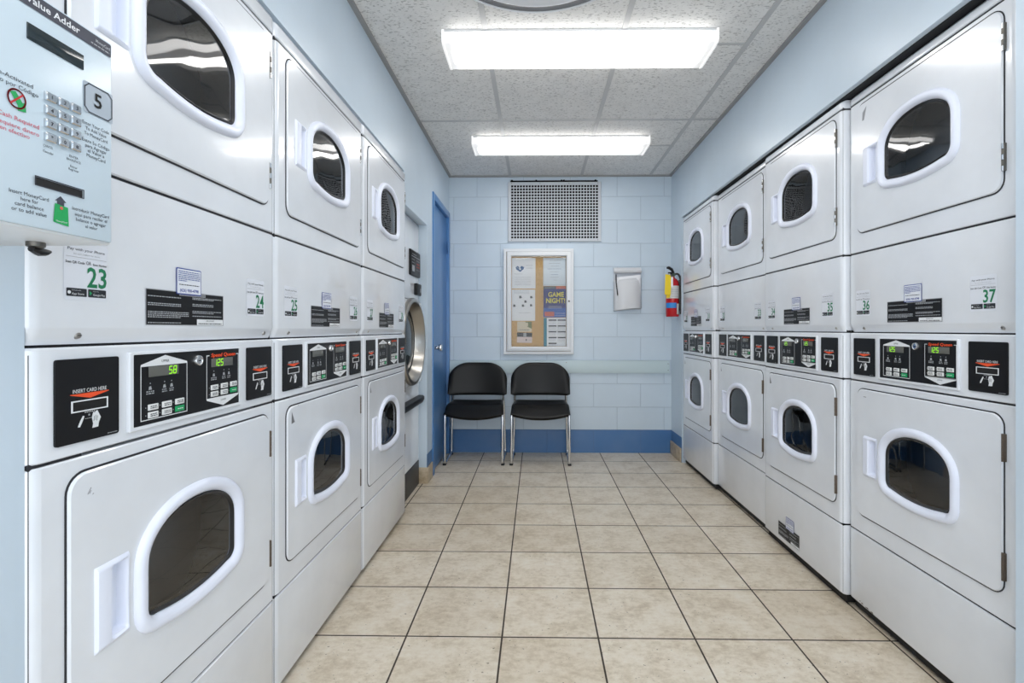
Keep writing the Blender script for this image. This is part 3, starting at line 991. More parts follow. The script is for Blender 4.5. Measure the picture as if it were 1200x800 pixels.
mb.lathe([(.218, .020), (.210, .012), (.200, .014), (.196, .024)], 'rubber_black', (dcx, 0, dcz), 'y', 48, caps=(False, False)); mb.build('door_gasket', dr)
mb = MB()
mb.lathe([(.200, .020), (.17, .006), (.12, -.004), (.06, -.009), (.001, -.011)], 'lcd_dark', (dcx, 0, dcz), 'y', 48, caps=(False, False)); mb.build('door_window', dr)
mb = MB()
a = rr_loop(.30, .552, 1.425, 1.592, .006, 3); b = rr_loop(.304, .548, 1.429, 1.588, .006, 3)
mb.loft([[(p, .001, q) for p, q in a], [(p, -.010, q) for p, q in a], [(p, -.013, q) for p, q in b]], 'panel_black')
Y = -.0135
mb.quad(.315, .54, 1.548, 1.552, Y, 'print_grey')
mb.bars(.33, .45, 1.562, .006, Y, 'print_grey', 4)
for k, z in enumerate((1.528, 1.508, 1.488, 1.468)):
    mb.bars(.44, .53, z, .005, Y, 'print_orange' if k in (1, 2) else 'print_grey', 6 + k)
    mb.bars(.325, .40, z, .004, Y, 'print_grey', 16 + k)
mb.rrect(.33, .39, 1.452, 1.492, .003, Y - .0004, 'print_grey')
mb.build('control_panel', t)
mb = MB()
mb.box(.430, .548, -.022, .001, 1.302, 1.352 + .03, 'panel_black', .006)
mb.box(.505, .525, -.026, -.021, 1.325, 1.350, 'label_grey', .002)
mb.quad(.445, .49, 1.345, 1.349, -.0225, 'slot_black')
mb.build('card_reader', t)
mb = MB()
mb.loft([[(x, y, z) for y, z in ((.002, .560), (-.026, .568), (-.038, .590), (-.038, .610), (-.028, .618), (.002, .620))] for x in (.02, .03, TW - .012, TW - .004)], 'panel_black')
o = mb.build('lint_door_handle', t); o['label'] = 'black bar handle'

# ------------------------------------------------------------------ ceiling lights
def ceiling_light(x, y, label):
    L = thing('ceiling_light', label, 'light', (x, y, ZC), 0.0, 'fluorescent ceiling lights')
    hl = .612
    prof = [(-.118, -.004), (-.118, -.046), (-.110, -.056), (-.085, -.060), (.085, -.060), (.110, -.056), (.118, -.046), (.118, -.004)]
    def dif(mb): mb.loft([[(xx, p, q) for p, q in prof] for xx in (-hl, hl)], 'lamp_diffuser', closed=False, caps=(False, False))
    part('diffuser', 'lamp_dif', L, dif)
    def hous(mb): mb.box(-hl, hl, -.1195, .1195, -.012, .0, 'lamp_white', .002)
    part('housing', 'lamp_house', L, hous)
    prof2 = [(-.121, -.001), (-.121, -.047), (-.112, -.0585), (-.086, -.063), (.086, -.063), (.112, -.0585), (.121, -.047), (.121, -.001)]
    for sgn in (-1, 1):
        def cap(mb, sgn=sgn): mb.loft([[(sgn * a, p, q) for p, q in prof2] for a in (hl - .006, hl + .004)], 'lamp_endcap')
        part('end_cap', 'lamp_cap%d' % sgn, L, cap)
    return L
l1 = ceiling_light(.193, 2.283, 'long white fluorescent ceiling light under the round grey disc, the larger-looking one')
l2 = ceiling_light(.168, 3.475, 'white fluorescent ceiling light closer to the back wall vent')
l1.rotation_euler.z = .006; l2.rotation_euler.z = .008
ceiling_light(.193, 1.05, 'added unseen ceiling light over the kiosk end of the aisle')  # out-of-view fixture, added to brighten the room
ceiling_light(.193, -.25, 'added unseen ceiling light at the open front end of the aisle')  # second added fixture, behind the camera, for fill light

# round grey ceiling disc
t = thing('ceiling_disc', 'round grey ceiling disc with thin white rims, in front of the long light', 'ceiling disc', (.0, 1.625, ZC))
mb = MB(); mb.lathe([(.408, 0), (.408, -.010), (.36, -.012), (.36, -.004)], 'disc_grey', (0, 0, 0), 'z', 72, caps=(False, False)); mb.build('outer_ring', t)
mb = MB(); mb.lathe([(.405, -.008), (.412, -.008), (.412, -.014), (.405, -.014), (.405, -.008)], 'frame_white', (0, 0, 0), 'z', 72, caps=(False, False)); mb.build('rim', t)
mb = MB(); mb.lathe([(.352, -.004), (.362, -.004), (.362, -.020), (.354, -.022), (.30, -.012), (.0005, -.012)], 'frame_white', (0, 0, 0), 'z', 72, caps=(False, False)); mb.build('inner_plate', t)

# ------------------------------------------------------------------ back wall vent
t = thing('wall_vent', 'square-holed metal vent grille high on the back wall', 'vent', (0, YB, 0))
x0, x1, z0, z1 = -.246, .562, 1.835, 2.352
mb = MB()
mb.loft([rr for rr in [[(p, y, q) for p, q in ((x0 + i, z0 + i), (x1 - i, z0 + i), (x1 - i, z1 - i), (x0 + i, z1 - i))] for i, y in ((0, 0), (0, -.014), (.003, -.017), (.024, -.017), (.026, -.012))]], 'vent_paint', caps=(False, False))
for k in range(4):
    for zz in (z0 + .013, z1 - .013):
        xx = x0 + .03 + k * (x1 - x0 - .06) / 3
        mb.lathe([(.0035, -.0165), (.003, -.019), (.0005, -.0195)], 'dull_steel', (xx, 0, zz), 'y', 8, caps=(False, True))
mb.build('frame', t)
mb = MB(); mb.quad(x0 + .01, x1 - .01, z0 + .01, z1 - .01, -.002, 'vent_dark'); mb.build('backing', t)
mb = MB()
gx0, gx1, gz0, gz1 = x0 + .024, x1 - .024, z0 + .024, z1 - .024
NX, NZ = 30, 18
for i in range(NX + 1):
    xx = gx0 + (gx1 - gx0) * i / NX; mb.box(xx - .0037, xx + .0037, -.013, -.010, gz0, gz1, 'vent_paint')
for j in range(NZ + 1):
    zz = gz0 + (gz1 - gz0) * j / NZ; mb.box(gx0, gx1, -.0132, -.0102, zz - .0041, zz + .0041, 'vent_paint')
mb.build('grille', t)
mb = MB(); mb.box(x0 + .02, x1 - .03, -.022, -.006, z1 + .002, z1 + .011, 'vent_dark', .001)
for xx in (x0 + .035, x0 + .245, x0 + .465, x0 + .485, x1 - .05): mb.box(xx - .007, xx + .007, -.024, -.006, z1 + .001, z1 + .017, 'vent_dark', .002)
mb.build('top_rail', t)

# ------------------------------------------------------------------ notice case and what is pinned in it
t = thing('notice_case', 'white framed glazed notice case on the back wall above the chairs', 'notice board', (0, YB, 0))
x0, x1, z0, z1 = -.283, .322, .858, 1.768
ix0, ix1, iz0, iz1 = -.215, .258, .924, 1.703
D = .055
def rect(a, b, c, d_): return [(a, c), (b, c), (b, d_), (a, d_)]
def ring_rect(mb, specs, m):
    mb.loft([[(p, y, q) for p, q in rect(*r)] for r, y in specs], m, caps=(False, False))
mb = MB()
ring_rect(mb, [((x0, x1, z0, z1), 0), ((x0, x1, z0, z1), -D + .01), ((x0 + .004, x1 - .004, z0 + .004, z1 - .004), -D + .006), ((x0 + .024, x1 - .024, z0 + .022, z1 - .022), -D + .006), ((x0 + .026, x1 - .024, z0 + .024, z1 - .024), -D + .016)], 'frame_white')
mb.build('outer_frame', t)
mb = MB()
ring_rect(mb, [((x0 + .030, x1 - .022, z0 + .026, z1 - .026), -D + .02), ((x0 + .030, x1 - .022, z0 + .026, z1 - .026), -D - .002), ((x0 + .036, x1 - .027, z0 + .034, z1 - .032), -D - .006),
               ((ix0 - .006, ix1 + .006, iz0 - .008, iz1 + .006), -D - .006), ((ix0, ix1, iz0, iz1), -D + .002), ((ix0, ix1, iz0, iz1), -D + .02)], 'frame_white')
df = mb.build('door', t)
mb = MB(); mb.quad(ix0 - .004, ix1 + .004, iz0 - .004, iz1 + .004, -D + .010, 'case_glass'); mb.build('pane', df)
mb = MB(); mb.lathe([(.008, 0), (.008, -.006), (.005, -.008), (.0005, -.008)], 'dull_steel', (ix1 + .022, -D - .005, 1.315), 'y', 14, caps=(False, True)); mb.build('lock', df)
mb = MB(); mb.box(x0 + .005, x1 - .005, -.014, -.002, z0 + .005, z1 - .005, 'cork'); mb.build('cork_panel', t)
PY = YB - .0155
def pinned(name, x0, x1, z0, z1, m, label, fn=None, rz=0, lift=0.0):
    mb = MB()
    w, h = x1 - x0, z1 - z0
    mb.box(0, w, -.0008, 0, 0, h, m)
    if fn: fn(mb, w, h, -.0013)
    o = mb.build(name, None, (x0, PY - lift, z0))
    o.rotation_euler = (0, rz, 0)
    return tag(o, label, 'paper', 'papers in the notice case')
def bird(mb, w, h, Y):
    L = [(.16, .70), (.25, .74), (.30, .71), (.33, .66), (.36, .71), (.41, .74), (.52, .70), (.49, .63), (.43, .60), (.40, .57), (.35, .545), (.31, .56), (.24, .60), (.18, .63)]
    mb.poly([(w * p, h * q) for p, q in L], Y, 'logo_blue')
    mb.poly([(w * p, h * q) for p, q in ((.30, .64), (.34, .68), (.39, .64), (.36, .60))], Y - .0004, 'paper_white')
    mb.outline([(w * .2, h * .695), (w * .29, h * .66)], .004, Y - .0004, 'label_grey', closed=False)
    mb.bars(w * .1, w * .42, h * .47, .004, Y, 'print_grey', 2)
    mb.bars(w * .58, w * .88, h * .75, .004, Y, 'print_grey', 3); mb.bars(w * .6, w * .88, h * .66, .004, Y, 'print_grey', 5)
    for k in range(5): mb.bars(w * .12, w * .8, h * (.36 - .06 * k), .003, Y, 'print_grey', 30 + k)
pinned('notice_sheet', ix0 + .003, -.007, 1.427, 1.692, 'paper_white', 'white notice with a small blue bird emblem, at the top of the case', bird)
def icons(mb, w, h, Y):
    for k in range(3): mb.bars(w * .08, w * .75, h * (.95 - .04 * k), .003, Y, 'print_grey', 40 + k)
    for a, b, s in ((.36, .72, .09), (.83, .72, .08), (.58, .58, .08), (.10, .45, .08), (.47, .45, .08), (.82, .46, .08)):
        mb.quad(w * (a - s / 2), w * (a + s / 2), h * b, h * (b + s * .9), Y, 'print_dark')
        mb.quad(w * (a + s / 2), w * (a + s * .9), h * (b + .01), h * (b + s * .5), Y, 'print_grey')
    mb.bars(w * .3, w * .8, h * .25, .003, Y, 'print_grey', 44)
pinned('notice_sheet', ix0 + .003, -.010, 1.147, 1.418, 'paper_white', 'white sheet with small dark diagrams, below the blue bird notice', icons, lift=.001)
def prog(mb, w, h, Y):
    for k, (a, b) in enumerate(((.3, .8), (.25, .75), (.35, .7), (.2, .8), (.3, .7), (.35, .65), (.3, .7), (.45, .6))):
        mb.bars(w * a, w * b, h * (.9 - .1 * k), .003, Y, 'logo_blue' if k in (3, 5) else 'print_grey', 60 + k)
    mb.outline([(w * .02, h * .04), (w * .98, h * .04), (w * .98, h * .97), (w * .02, h * .97)], .0015, Y, 'label_grey')
pinned('notice_sheet', .059, ix1 - .002, 1.450, 1.692, 'paper_cool', 'pale sheet of faint blue lines above the game night poster', prog)
def game(mb, w, h, Y):
    mb.quad(0, w, h * .0, h * .30, Y, 'poster_blue')
    mb.quad(0, w * .56, h * .92, h, Y, 'header_grey'); mb.quad(w * .56, w, h * .92, h, Y, 'poster_orange')
    mb.text('GAME', w * .56, h * .66, Y - .0004, 'poster_yellow', h=h * .155, w=w * .70, bold=True)
    mb.text('NIGHT!', w * .54, h * .46, Y - .0004, 'poster_yellow', h=h * .155, w=w * .84, bold=True)
    mb.bars(w * .05, w * .5, h * .945, .005, Y - .0004, 'print_grey', 71)
    for k in range(2): mb.bars(w * .22, w * .82, h * (.34 - .05 * k), .0035, Y - .0004, 'print_white', 72 + k)
    mb.rrect(w * .05, w * .48, h * .03, h * .18, .006, Y - .0004, 'poster_orange')
    for k in range(2): mb.bars(w * .53, w * .97, h * (.12 - .07 * k), .003, Y - .0004, 'print_white', 75 + k)
pinned('game_night_poster', .062, ix1 - .002, 1.178, 1.446, 'poster_navy', 'navy poster reading GAME NIGHT! in yellow letters', game, lift=.0006)
def flyer(mb, w, h, Y):
    mb.quad(0, w * .14, 0, h, Y, 'flyer_teal')
    for r_ in range(5):
        for c_ in range(2):
            if r_ == 4 and c_ == 1: continue
            z = h * (.90 - .205 * r_); xx = w * (.22 + .41 * c_)
            mb.quad(xx, xx + w * .36, z, z + h * .045, Y, 'badge_black')
            for k in range(3): mb.bars(xx, xx + w * .33, z - h * (.035 + .04 * k), .0025, Y, 'print_grey', 80 + r_ * 3 + k)
pinned('flyer', .064, ix1 - .002, .926, 1.172, 'paper_white', 'white flyer with a teal edge and rows of black bars', flyer)
def c1(mb, w, h, Y):
    mb.poly([(w * .55, h), (w, h), (w, h * .3), (w * .7, h * .5)], Y, 'card_green')
    mb.quad(w * .5, w * .75, h * .55, h * .9, Y - .0002, 'card_cream')
    mb.bars(w * .1, w * .85, h * .14, .007, Y - .0004, 'ink', 91)
pinned('business_card', -.166, -.040, 1.052, 1.140, 'card_cream', 'cream business card with a green picture corner, pinned on bare cork', c1)
def c2(mb, w, h, Y):
    mb.quad(0, w, h * .58, h, Y, 'badge_black'); mb.quad(w * .42, w * .62, h * .62, h * .97, Y - .0004, 'print_grey')
    mb.quad(w * .58, w * .66, h * .2, h * .38, Y, 'print_dark'); mb.bars(w * .74, w * .94, h * .25, .006, Y, 'print_grey', 92)
pinned('business_card', -.169, -.038, .958, 1.046, 'card_pink', 'pale business card with a black top band, lowest on the cork', c2, rz=.02)

# ------------------------------------------------------------------ chair rail, wall pocket
mb = MB(); mb.box(-.755, 1.152, -.02, 0, .694, .803, 'rail_paint', .003)
for zz in (.72, .776):
    mb.lathe([(.004, -.019), (.0035, -.0215), (.0005, -.022)], 'dull_steel', (1.138, 0, zz), 'y', 8, caps=(False, True))
mb.lathe([(.004, -.019), (.0035, -.0215), (.0005, -.022)], 'dull_steel', (.26, 0, .785), 'y', 8, caps=(False, True))
o = mb.build('chair_rail', None, (0, YB, 0)); tag(o, 'pale green painted board screwed along the back wall behind the chairs', 'chair rail')

t = thing('wall_pocket', 'white plastic wall pocket between notice case and fire extinguisher', 'document holder', (.79, YB, 1.42))
mb = MB()
mb.box(-.122, .115, -.012, 0, -.175, .185, 'label_pale', .004)
mb.build('back_plate', t)
mb = MB()
N = 14
for sgn in (0,):
    fr = []; bk = []
    rows = [(-.178, -.045), (-.170, -.060), (-.12, -.064), (-.02, -.066), (.06, -.058), (.088, -.048)]
    vs = []
    for z, yb in rows:
        for k in range(N + 1):
            u = -1 + 2 * k / N
            wv = .122 - .006 * math.sin((z + .18) * 12) * (1 if u > 0 else .3)
            vs.append((u * wv, yb + .046 * abs(u) ** 3.2 - .004 * math.sin(u * 5 + z * 20), z + .012 * u))
    n = N + 1
    mb.add(vs, [(j * n + i, j * n + i + 1, (j + 1) * n + i + 1, (j + 1) * n + i) for j in range(len(rows) - 1) for i in range(N)], 'pocket_white')
    # floor of the pocket
    bot = [(v_[0], v_[1], v_[2]) for v_ in vs[:n]]
    mb.add(bot + [(a, -.002, c) for a, b, c in bot], [(i, i + 1, n + i + 1, n + i) for i in range(N)], 'pocket_white')
o = mb.build('pocket_front', t)
sol = o.modifiers.new('thick', 'SOLIDIFY'); sol.thickness = .003
mb = MB(); mb.loft([[(x, y, z) for y, z in ((-.012, .140), (-.034, .142), (-.040, .158), (-.03, .180), (-.012, .188))] for x in (-.12, -.114, .108, .114)], 'pocket_white')
mb.build('top_clip', t)
mb = MB()
vs = []
for j in range(7):
    for k in range(13):
        u = -1 + 2 * k / 12; w = j / 6
        vs.append((u * .108 + .004, -.020 - .018 * w * w - .004 * math.sin(u * 7 + w * 3), -.15 + .262 * w + .012 * u * w))
mb.add(vs, [(j * 13 + i, j * 13 + i + 1, (j + 1) * 13 + i + 1, (j + 1) * 13 + i) for j in range(6) for i in range(12)], 'paper_white')
o = mb.build('paper_sheet', None, (.79, YB, 1.42)); sol = o.modifiers.new('thick', 'SOLIDIFY'); sol.thickness = .002
tag(o, 'white papers standing in the wall pocket', 'paper')
mb = MB(); mb.tube([(-.105, -.045, .125), (-.104, -.051, .05), (-.094, -.060, -.05), (-.093, -.061, -.06)], [.005, .005, .005, .002], 'pen_black', 10)
o = mb.build('pen', None, (.79, YB, 1.42)); tag(o, 'dark pen clipped on the front edge of the wall pocket', 'pen')

# ------------------------------------------------------------------ fire extinguisher on the right wall
t = thing('fire_extinguisher', 'red fire extinguisher hung on the right wall near the back corner', 'fire extinguisher', (1.112, 3.995, 1.176))
mb = MB()
mb.lathe([(.001, .0), (.046, .0), (.052, .008), (.052, .262), (.047, .288), (.034, .307), (.02, .316), (.018, .326), (.001, .326)], 'ext_red', (0, 0, 0), 'z', 32)
body = mb.build('cylinder', t)
def band(mb, z0_, z1_, a0, a1, m, r=.0526):
    n = 14; vs = []
    for z in (z0_, z1_):
        for k in range(n + 1):
            a = math.radians(a0 + (a1 - a0) * k / n)
            vs.append((r * math.cos(a), r * math.sin(a), z))
    mb.add(vs, [(i, i + 1, n + 1 + i + 1, n + 1 + i) for i in range(n)], m)
mb = MB(); band(mb, .148, .250, 188, 338, 'ext_label'); band(mb, .152, .182, 190, 236, 'tag_yellow', .0529)
for k in range(5): band(mb, .16 + .014 * k, .164 + .014 * k, 245, 320, 'print_grey', .0529)
mb.build('instruction_label', body)
mb = MB(); band(mb, .070, .112, 186, 290, 'ext_blue'); o = mb.build('inspection_sticker', body); o['label'] = 'blue sticker'
mb = MB(); band(mb, .02, .105, 296, 340, 'ext_label'); mb.build('side_label', body)
mb = MB()
mb.lathe([(.016, .322), (.016, .345), (.012, .352), (.001, .352)], 'dull_steel', (0, 0, 0), 'z', 16)
mb.box(-.016, .016, -.012, .012, .345, .362, 'rubber_black', .003)
vb = mb.build('valve', t)
mb = MB()
mb.tube([(.008, -.002, .360), (-.010, -.012, .386), (-.036, -.022, .398), (-.050, -.026, .396)], [.009, .013, .012, .009], 'rubber_black', 8)
mb.tube([(.008, 0, .350), (-.012, -.012, .358), (-.040, -.024, .356)], [.007, .007, .005], 'rubber_black', 8)
mb.build('lever_handle', t)
mb = MB(); mb.lathe([(.014, 0), (.014, -.012), (.001, -.012)], 'gauge_green', (.006, -.014, .340), 'y', 16); mb.build('gauge', t)
mb = MB()
mb.tube(smooth_path([(.012, .0, .345), (.040, -.016, .352), (.058, -.030, .315), (.0585, -.036, .20), (.058, -.034, .06)], .03, 5), .0085, 'rubber_black', 10)
mb.tube([(.058, -.034, .065), (.058, -.034, .02)], [.011, .007], 'rubber_black', 10)
mb.build('hose', t)
mb = MB()
mb.loft([[(x, y, z) for x, z in ((-.078, .178), (-.030, .172), (-.024, .31), (-.034, .336), (-.072, .342))] for y in (-.058, -.0568)], 'tag_yellow')
mb.tube([(-.055, -.057, .335), (-.03, -.03, .355), (-.012, -.012, .356)], .0012, 'rubber_black', 6)
o = mb.build('tag', t); o['label'] = 'yellow service tag'
mb = MB()
mb.loft([[(x, y, z) for x, z in ((-.028, .235), (-.012, .235), (-.012, .318), (-.028, .318))] for y in (-.062, -.061)], 'paper_white')
o = mb.build('inspection_tag', t); o['label'] = 'narrow white inspection tag'
mb = MB(); mb.box(.050, XR - 1.112, -.02, .02, .05, .30, 'dull_steel', .002); mb.build('wall_bracket', t)

# ------------------------------------------------------------------ stacking chairs
def slab(mb, P, Nd, T, m, nu=28, nv=18):
    us = [-math.cos(PI * i / nu) for i in range(nu + 1)]; vs_ = [-math.cos(PI * j / nv) for j in range(nv + 1)]
    fr, bk = [], []
    for v in vs_:
        for u in us:
            p = Vector(P(u, v)); n = Vector(Nd(u, v)); tt = T(u, v)
            fr.append(tuple(p + n * tt)); bk.append(tuple(p - n * tt))
    w = nu + 1
    f = [(j * w + i, j * w + i + 1, (j + 1) * w + i + 1, (j + 1) * w + i) for j in range(nv) for i in range(nu)]
    o = len(fr)
    f2 = [tuple(reversed([q + o for q in q4])) for q4 in f]
    bd = list(range(w)) + [j * w + nu for j in range(1, nv + 1)] + [nv * w + i for i in range(nu - 1, -1, -1)] + [j * w for j in range(nv - 1, 0, -1)]
    k = len(bd)
    f3 = [(bd[i], bd[(i + 1) % k], o + bd[(i + 1) % k], o + bd[i]) for i in range(k)]
    mb.add(fr + bk, f + f2 + f3, m)
def chair(x, y, rz, label):
    c = thing('stacking_chair', label, 'chair', (x, y, 0), rz, 'black chairs at the back wall')
    def back(mb):
        def P(u, v):
            xx = u * .248
            rx, rz_ = .165, .150
            e = max(0, abs(xx) - (.248 - rx)) / rx
            zt = .788 - rz_ * (1 - math.sqrt(max(1 - e * e, 0)))
            zb = .517 + .010 * smoothstep(.9, 1, abs(u))
            s = (v + 1) / 2
            return (xx, .285 + .055 * s - .042 * u * u + .02, zb + (zt - zb) * s)
        def T(u, v):
            e = min(1 - abs(u), 1 - abs(v))
            return .006 + .014 * math.sqrt(max(0, min(1, e / .16)))
        slab(mb, P, lambda u, v: (u * .25, -1, .12), T, 'vinyl_black')
    part('backrest', 'chair_back', c, back)
    def seat(mb):
        def P(u, v):
            s = (v + 1) / 2                         # 0 front .. 1 rear
            hw = .237 - .020 * s
            xx = u * hw
            yy = -.022 * (1 - u * u) * (1 - s) + .010 + .315 * s
            dip = -.080 * (1 - smoothstep(0, .34, s)) * (.62 + .38 * (1 - u * u)) - .010 * (1 - (2 * s - 1) ** 2) * (1 - u * u)
            return (xx, yy, .448 + .008 * s + dip)
        def T(u, v):
            e = min(1 - abs(u), 1 - abs(v))
            return .008 + .014 * math.sqrt(max(0, min(1, e / .12)))
        def Nd(u, v):
            s = (v + 1) / 2; f = 1 - smoothstep(0, .28, s)
            q = Vector((0, -.85 * f, 1)); return q.normalized()
        slab(mb, P, Nd, T, 'vinyl_black')
    part('seat', 'chair_seat', c, seat)
    for sg in (-1, 1):
        def side(mb, sg=sg):
            x = sg * .228
            mb.tube(smooth_path([(sg * .215, .10, .415), (x, .012, .408), (x, .0, .011), (x + sg * .004, .355, .011), (x - sg * .006, .335, .40), (sg * .214, .312, .56), (sg * .205, .325, .70)], .035, 6), .0105, 'chrome', 12)
            mb.tube([(sg * .215, .09, .414), (sg * .212, .33, .430)], .009, 'chrome', 10)
        fr = part('side_frame', 'chair_side%d' % sg, c, side)
        for yy in (.02, .335):
            def glide(mb, sg=sg, yy=yy):
                mb.box(sg * .230 - .014, sg * .230 + .014, yy - .022, yy + .022, .0, .014, 'glide_black', .005)
            part('glide', 'chair_glide%d_%.2f' % (sg, yy), fr, glide)
    def rail(mb):
        mb.tube([(-.213, .12, .413), (.213, .12, .413)], .009, 'chrome', 10)
        mb.tube([(-.212, .30, .426), (.212, .30, .426)], .009, 'chrome', 10)
    part('seat_rail', 'chair_rail', c, rail)
    return c
chair(-.495, 3.825, .012, 'black stacking chair with chrome legs beside the blue door')
chair(.032, 3.825, -.008, 'black stacking chair with chrome legs under the notice case, beside the open wall')

# ------------------------------------------------------------------ payment kiosk on the near end of the left wall
KX = -.60
t = thing('wall_mounted_kiosk', 'pale blue wall-mounted value adder kiosk with keypad and the number 5', 'kiosk', (KX, .40, 0), PI / 2)
k0, k1, kz0, kz1 = 0.0, .282, 1.193, 1.478
mb = MB()
mb.box(k0, k1, .004, .160, kz0, kz1, 'kiosk_edge', .004)
mb.build('housing', t)
mb = MB()
mb.box(k0 + .003, k1 - .004, .0, .006, kz0 + .004, kz1 - .001, 'kiosk_face', .0015)
Y = -.0006
mb.rrect(k0 + .003, k1 - .006, 1.4565, 1.4745, .002, Y, 'header_grey')
mb.text('Coded Value Adder', .229, 1.4618, Y - .0004, 'print_white', h=.0082, w=.108, align='r', bold=True)
mb.text('MoneyCard', .274, 1.4655, Y - .0004, 'print_grey', h=.0040, w=.022, align='r', bold=True)
mb.bars(.245, .273, 1.4605, .0016, Y - .0004, 'print_grey', 3)
mb.text('Code-Activated', .170, 1.361, Y, 'ink', h=.0050, w=.052, align='r')
mb.text('Activado por Código', .176, 1.353, Y, 'ink', h=.0050, w=.066, align='r')
mb.text('No Cash Required', .177, 1.3155, Y, 'ink_red', h=.0050, w=.058, align='r')
mb.text('No requiere dinero', .177, 1.3065, Y, 'ink_red', h=.0048, w=.058, align='r')
mb.text('en efectivo', .166, 1.2995, Y, 'ink_red', h=.0048, w=.032, align='r')
for i, s in enumerate(('Enter Your Code', 'To Add Value', 'To MoneyCard')):
    mb.text(s, .253, 1.3475 - .0068 * i, Y, 'ink', h=.0046, w=(.040, .031, .035)[i])
for i, s in enumerate(('Entre Su Código', 'para Agregar', 'el Valor a', 'MoneyCard')):
    mb.text(s, .253, 1.3245 - .0064 * i, Y, 'ink', h=.0046, w=(.041, .032, .025, .028)[i])
for i, s in enumerate(('Insert MoneyCard', 'here for', 'card balance', 'or to add value')):
    mb.text(s, .166, 1.2315 - .0066 * i, Y, 'ink', h=.0046, w=(.045, .020, .033, .040)[i])
for i, s in enumerate(('Introducir MoneyCard', 'aquí para recibir el', 'balance o agregar', 'el valor')):
    mb.text(s, .246, 1.2295 - .0066 * i, Y, 'ink', h=.0044, w=(.054, .047, .044, .018)[i])
mb.text('CANCEL', .188, 1.2975, Y, 'ink', h=.0030, w=.012); mb.text('Cancelar', .188, 1.2905, Y, 'ink', h=.0030, w=.013)
mb.text('ENTER', .221, 1.2960, Y, 'ink', h=.0030, w=.012); mb.text('BACKSPACE', .221, 1.2915, Y, 'ink', h=.0030, w=.019)
mb.text('Entrar', .221, 1.2835, Y, 'ink', h=.0030, w=.010); mb.text('Regresar', .221, 1.2795, Y, 'ink', h=.0030, w=.014)
# crossed-out cash mark
cx, cz = .1515, 1.3405
mb.poly([(cx - .007, cz + .006), (cx - .001, cz + .0085), (cx + .008, cz - .004), (cx + .002, cz - .008)], Y, 'card_money')
mb.poly([(cx + .0015, cz - .0055), (cx + .0095, cz - .0005), (cx + .0105, cz - .0115), (cx + .001, cz - .0130)], Y - .0002, 'card_money')
ringp = [(cx + .0095 * math.cos(2 * PI * k / 28), cz + .0105 * math.sin(2 * PI * k / 28)) for k in range(28)]
mb.outline(ringp, .0019, Y - .0004, 'red_ring'); mb.outline([(cx - .0065, cz - .0070), (cx + .0065, cz + .0070)], .0019, Y - .0005, 'red_ring', closed=False)
# arrow and card mark
ax = .2035
mb.poly([(ax - .0045, 1.2300), (ax + .0045, 1.2300), (ax + .0045, 1.2355), (ax + .0075, 1.2355), (ax, 1.2425), (ax - .0075, 1.2355), (ax - .0045, 1.2355)], Y, 'header_grey')
mb.poly([(ax - .0095, 1.2085), (ax + .0105, 1.2060), (ax + .0095, 1.2300), (ax - .0075, 1.2320)], Y - .0002, 'card_money')
mb.lathe([(.0001, 0), (.0021, 0)], 'poster_orange', (ax + .0005, Y - .0006, 1.2275), 'y', 12, caps=(False, False))
mb.text('MoneyCard', ax + .0008, 1.2095, Y - .0006, 'print_white', h=.0020, w=.014)
fp = mb.build('front_panel', t)
mb = MB(); mb.box(.163, .2345, -.0012, .002, 1.4175, 1.4370, 'lcd_dark', .0005); mb.build('display_screen', fp)
def key(mb):
    mb.loft([[(p, y, q) for p, q in rr_loop(-.0068 + i, .0068 - i, -.0054 + i, .0054 - i, .0012, 3)] for i, y in ((0, .001), (0, -.0028), (.0012, -.0042))], 'chrome')
digs = ['1', '2', '3', '4', '5', '6', '7', '8', '9', '*', '0', '#']
for r_ in range(4):
    for c_ in range(3):
        s = digs[r_ * 3 + c_]
        def kf(mb, s=s):
            key(mb); mb.text(s, 0, -.0022, -.0046, 'ink', h=.0045)
        part('key', 'kiosk_key_' + s, fp, kf, (.1895 + c_ * .0163, 0, 1.3600 - r_ * .0165 + c_ * .0006))
mb = MB(); ch = .006
oc = [(.236 + ch, 1.366), (.277 - ch, 1.366), (.277, 1.366 + ch), (.277, 1.404 - ch), (.277 - ch, 1.404), (.236 + ch, 1.404), (.236, 1.404 - ch), (.236, 1.366 + ch)]
mb.poly([(a, b) for a, b in rr_loop(.2345, .2785, 1.3645, 1.4055, .001, 2)], -.0006, 'plate_silver')
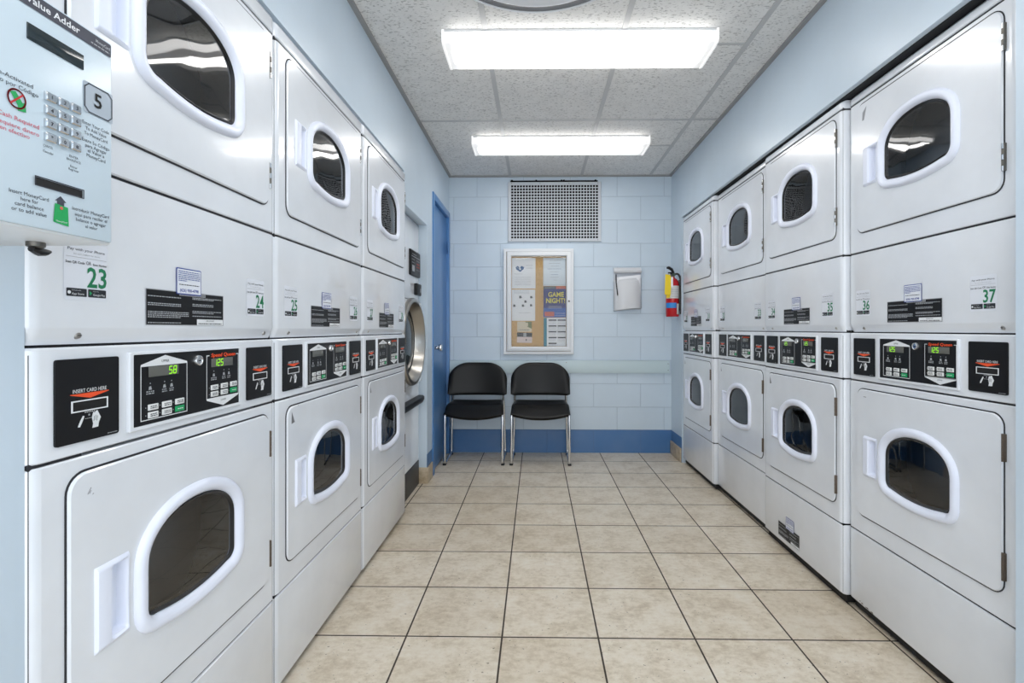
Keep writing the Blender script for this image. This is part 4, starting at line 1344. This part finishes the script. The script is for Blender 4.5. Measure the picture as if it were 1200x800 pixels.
mb.outline(oc, .0014, -.0011, 'ink')
mb.text('5', .2555, 1.3765, -.0011, 'slot_black', h=.019, w=.0115, bold=True)
o = mb.build('number_plate', fp); o['label'] = 'silver plate with the number 5'
mb = MB()
mb.fill([(.171, 1.2470), (.2345, 1.2470), (.2345, 1.2590), (.171, 1.2590)], [[(.1725, 1.2484), (.233, 1.2484), (.233, 1.2576), (.1725, 1.2576)]], -.0016, 'ink')
mb.quad(.1725, .233, 1.2484, 1.2576, -.0007, 'slot_black'); mb.build('card_slot', fp)
mb = MB()
mb.lathe([(.010, 0), (.010, -.006), (.007, -.008), (.0005, -.008)], 'dull_steel', (.250, .080, kz0), 'z', 16, caps=(False, True))
mb.tube([(.242, .078, kz0 - .010), (.255, .082, kz0 - .012), (.268, .085, kz0 - .011), (.276, .086, kz0 - .009)], [.004, .006, .005, .002], 'rubber_black', 8)
mb.build('lock', t)

# ------------------------------------------------------------------ camera, world, view
cam = bpy.data.cameras.new('camera'); co = bpy.data.objects.new('camera', cam); COL.objects.link(co)
F_PX = 570.0
YAW = 0.016
cam.sensor_width = 36.0; cam.sensor_fit = 'HORIZONTAL'; cam.lens = F_PX / 1200 * 36.0
px = 628.5 - F_PX * math.tan(YAW); py = 385.5
cam.shift_x = (600 - px) / 1200.0; cam.shift_y = (py - 400) / 1200.0
cam.clip_start = .02
co.location = (0, 0, 1.075); co.rotation_euler = (PI / 2, 0, YAW)
SC.camera = co
w = bpy.data.worlds.new('world'); SC.world = w; w.use_nodes = True
w.node_tree.nodes['Background'].inputs[0].default_value = (.9, .95, 1, 1); w.node_tree.nodes['Background'].inputs[1].default_value = 2.3
vs = SC.view_settings
vs.view_transform = 'Standard'; vs.look = 'None'; vs.gamma = 1.0; vs.use_curve_mapping = False
vs.exposure = 0.66
try:
    SC.cycles.use_denoising = True
    SC.cycles.max_bounces = 10; SC.cycles.diffuse_bounces = 6; SC.cycles.transparent_max_bounces = 12
    SC.cycles.sample_clamp_indirect = 6
except Exception:
    pass
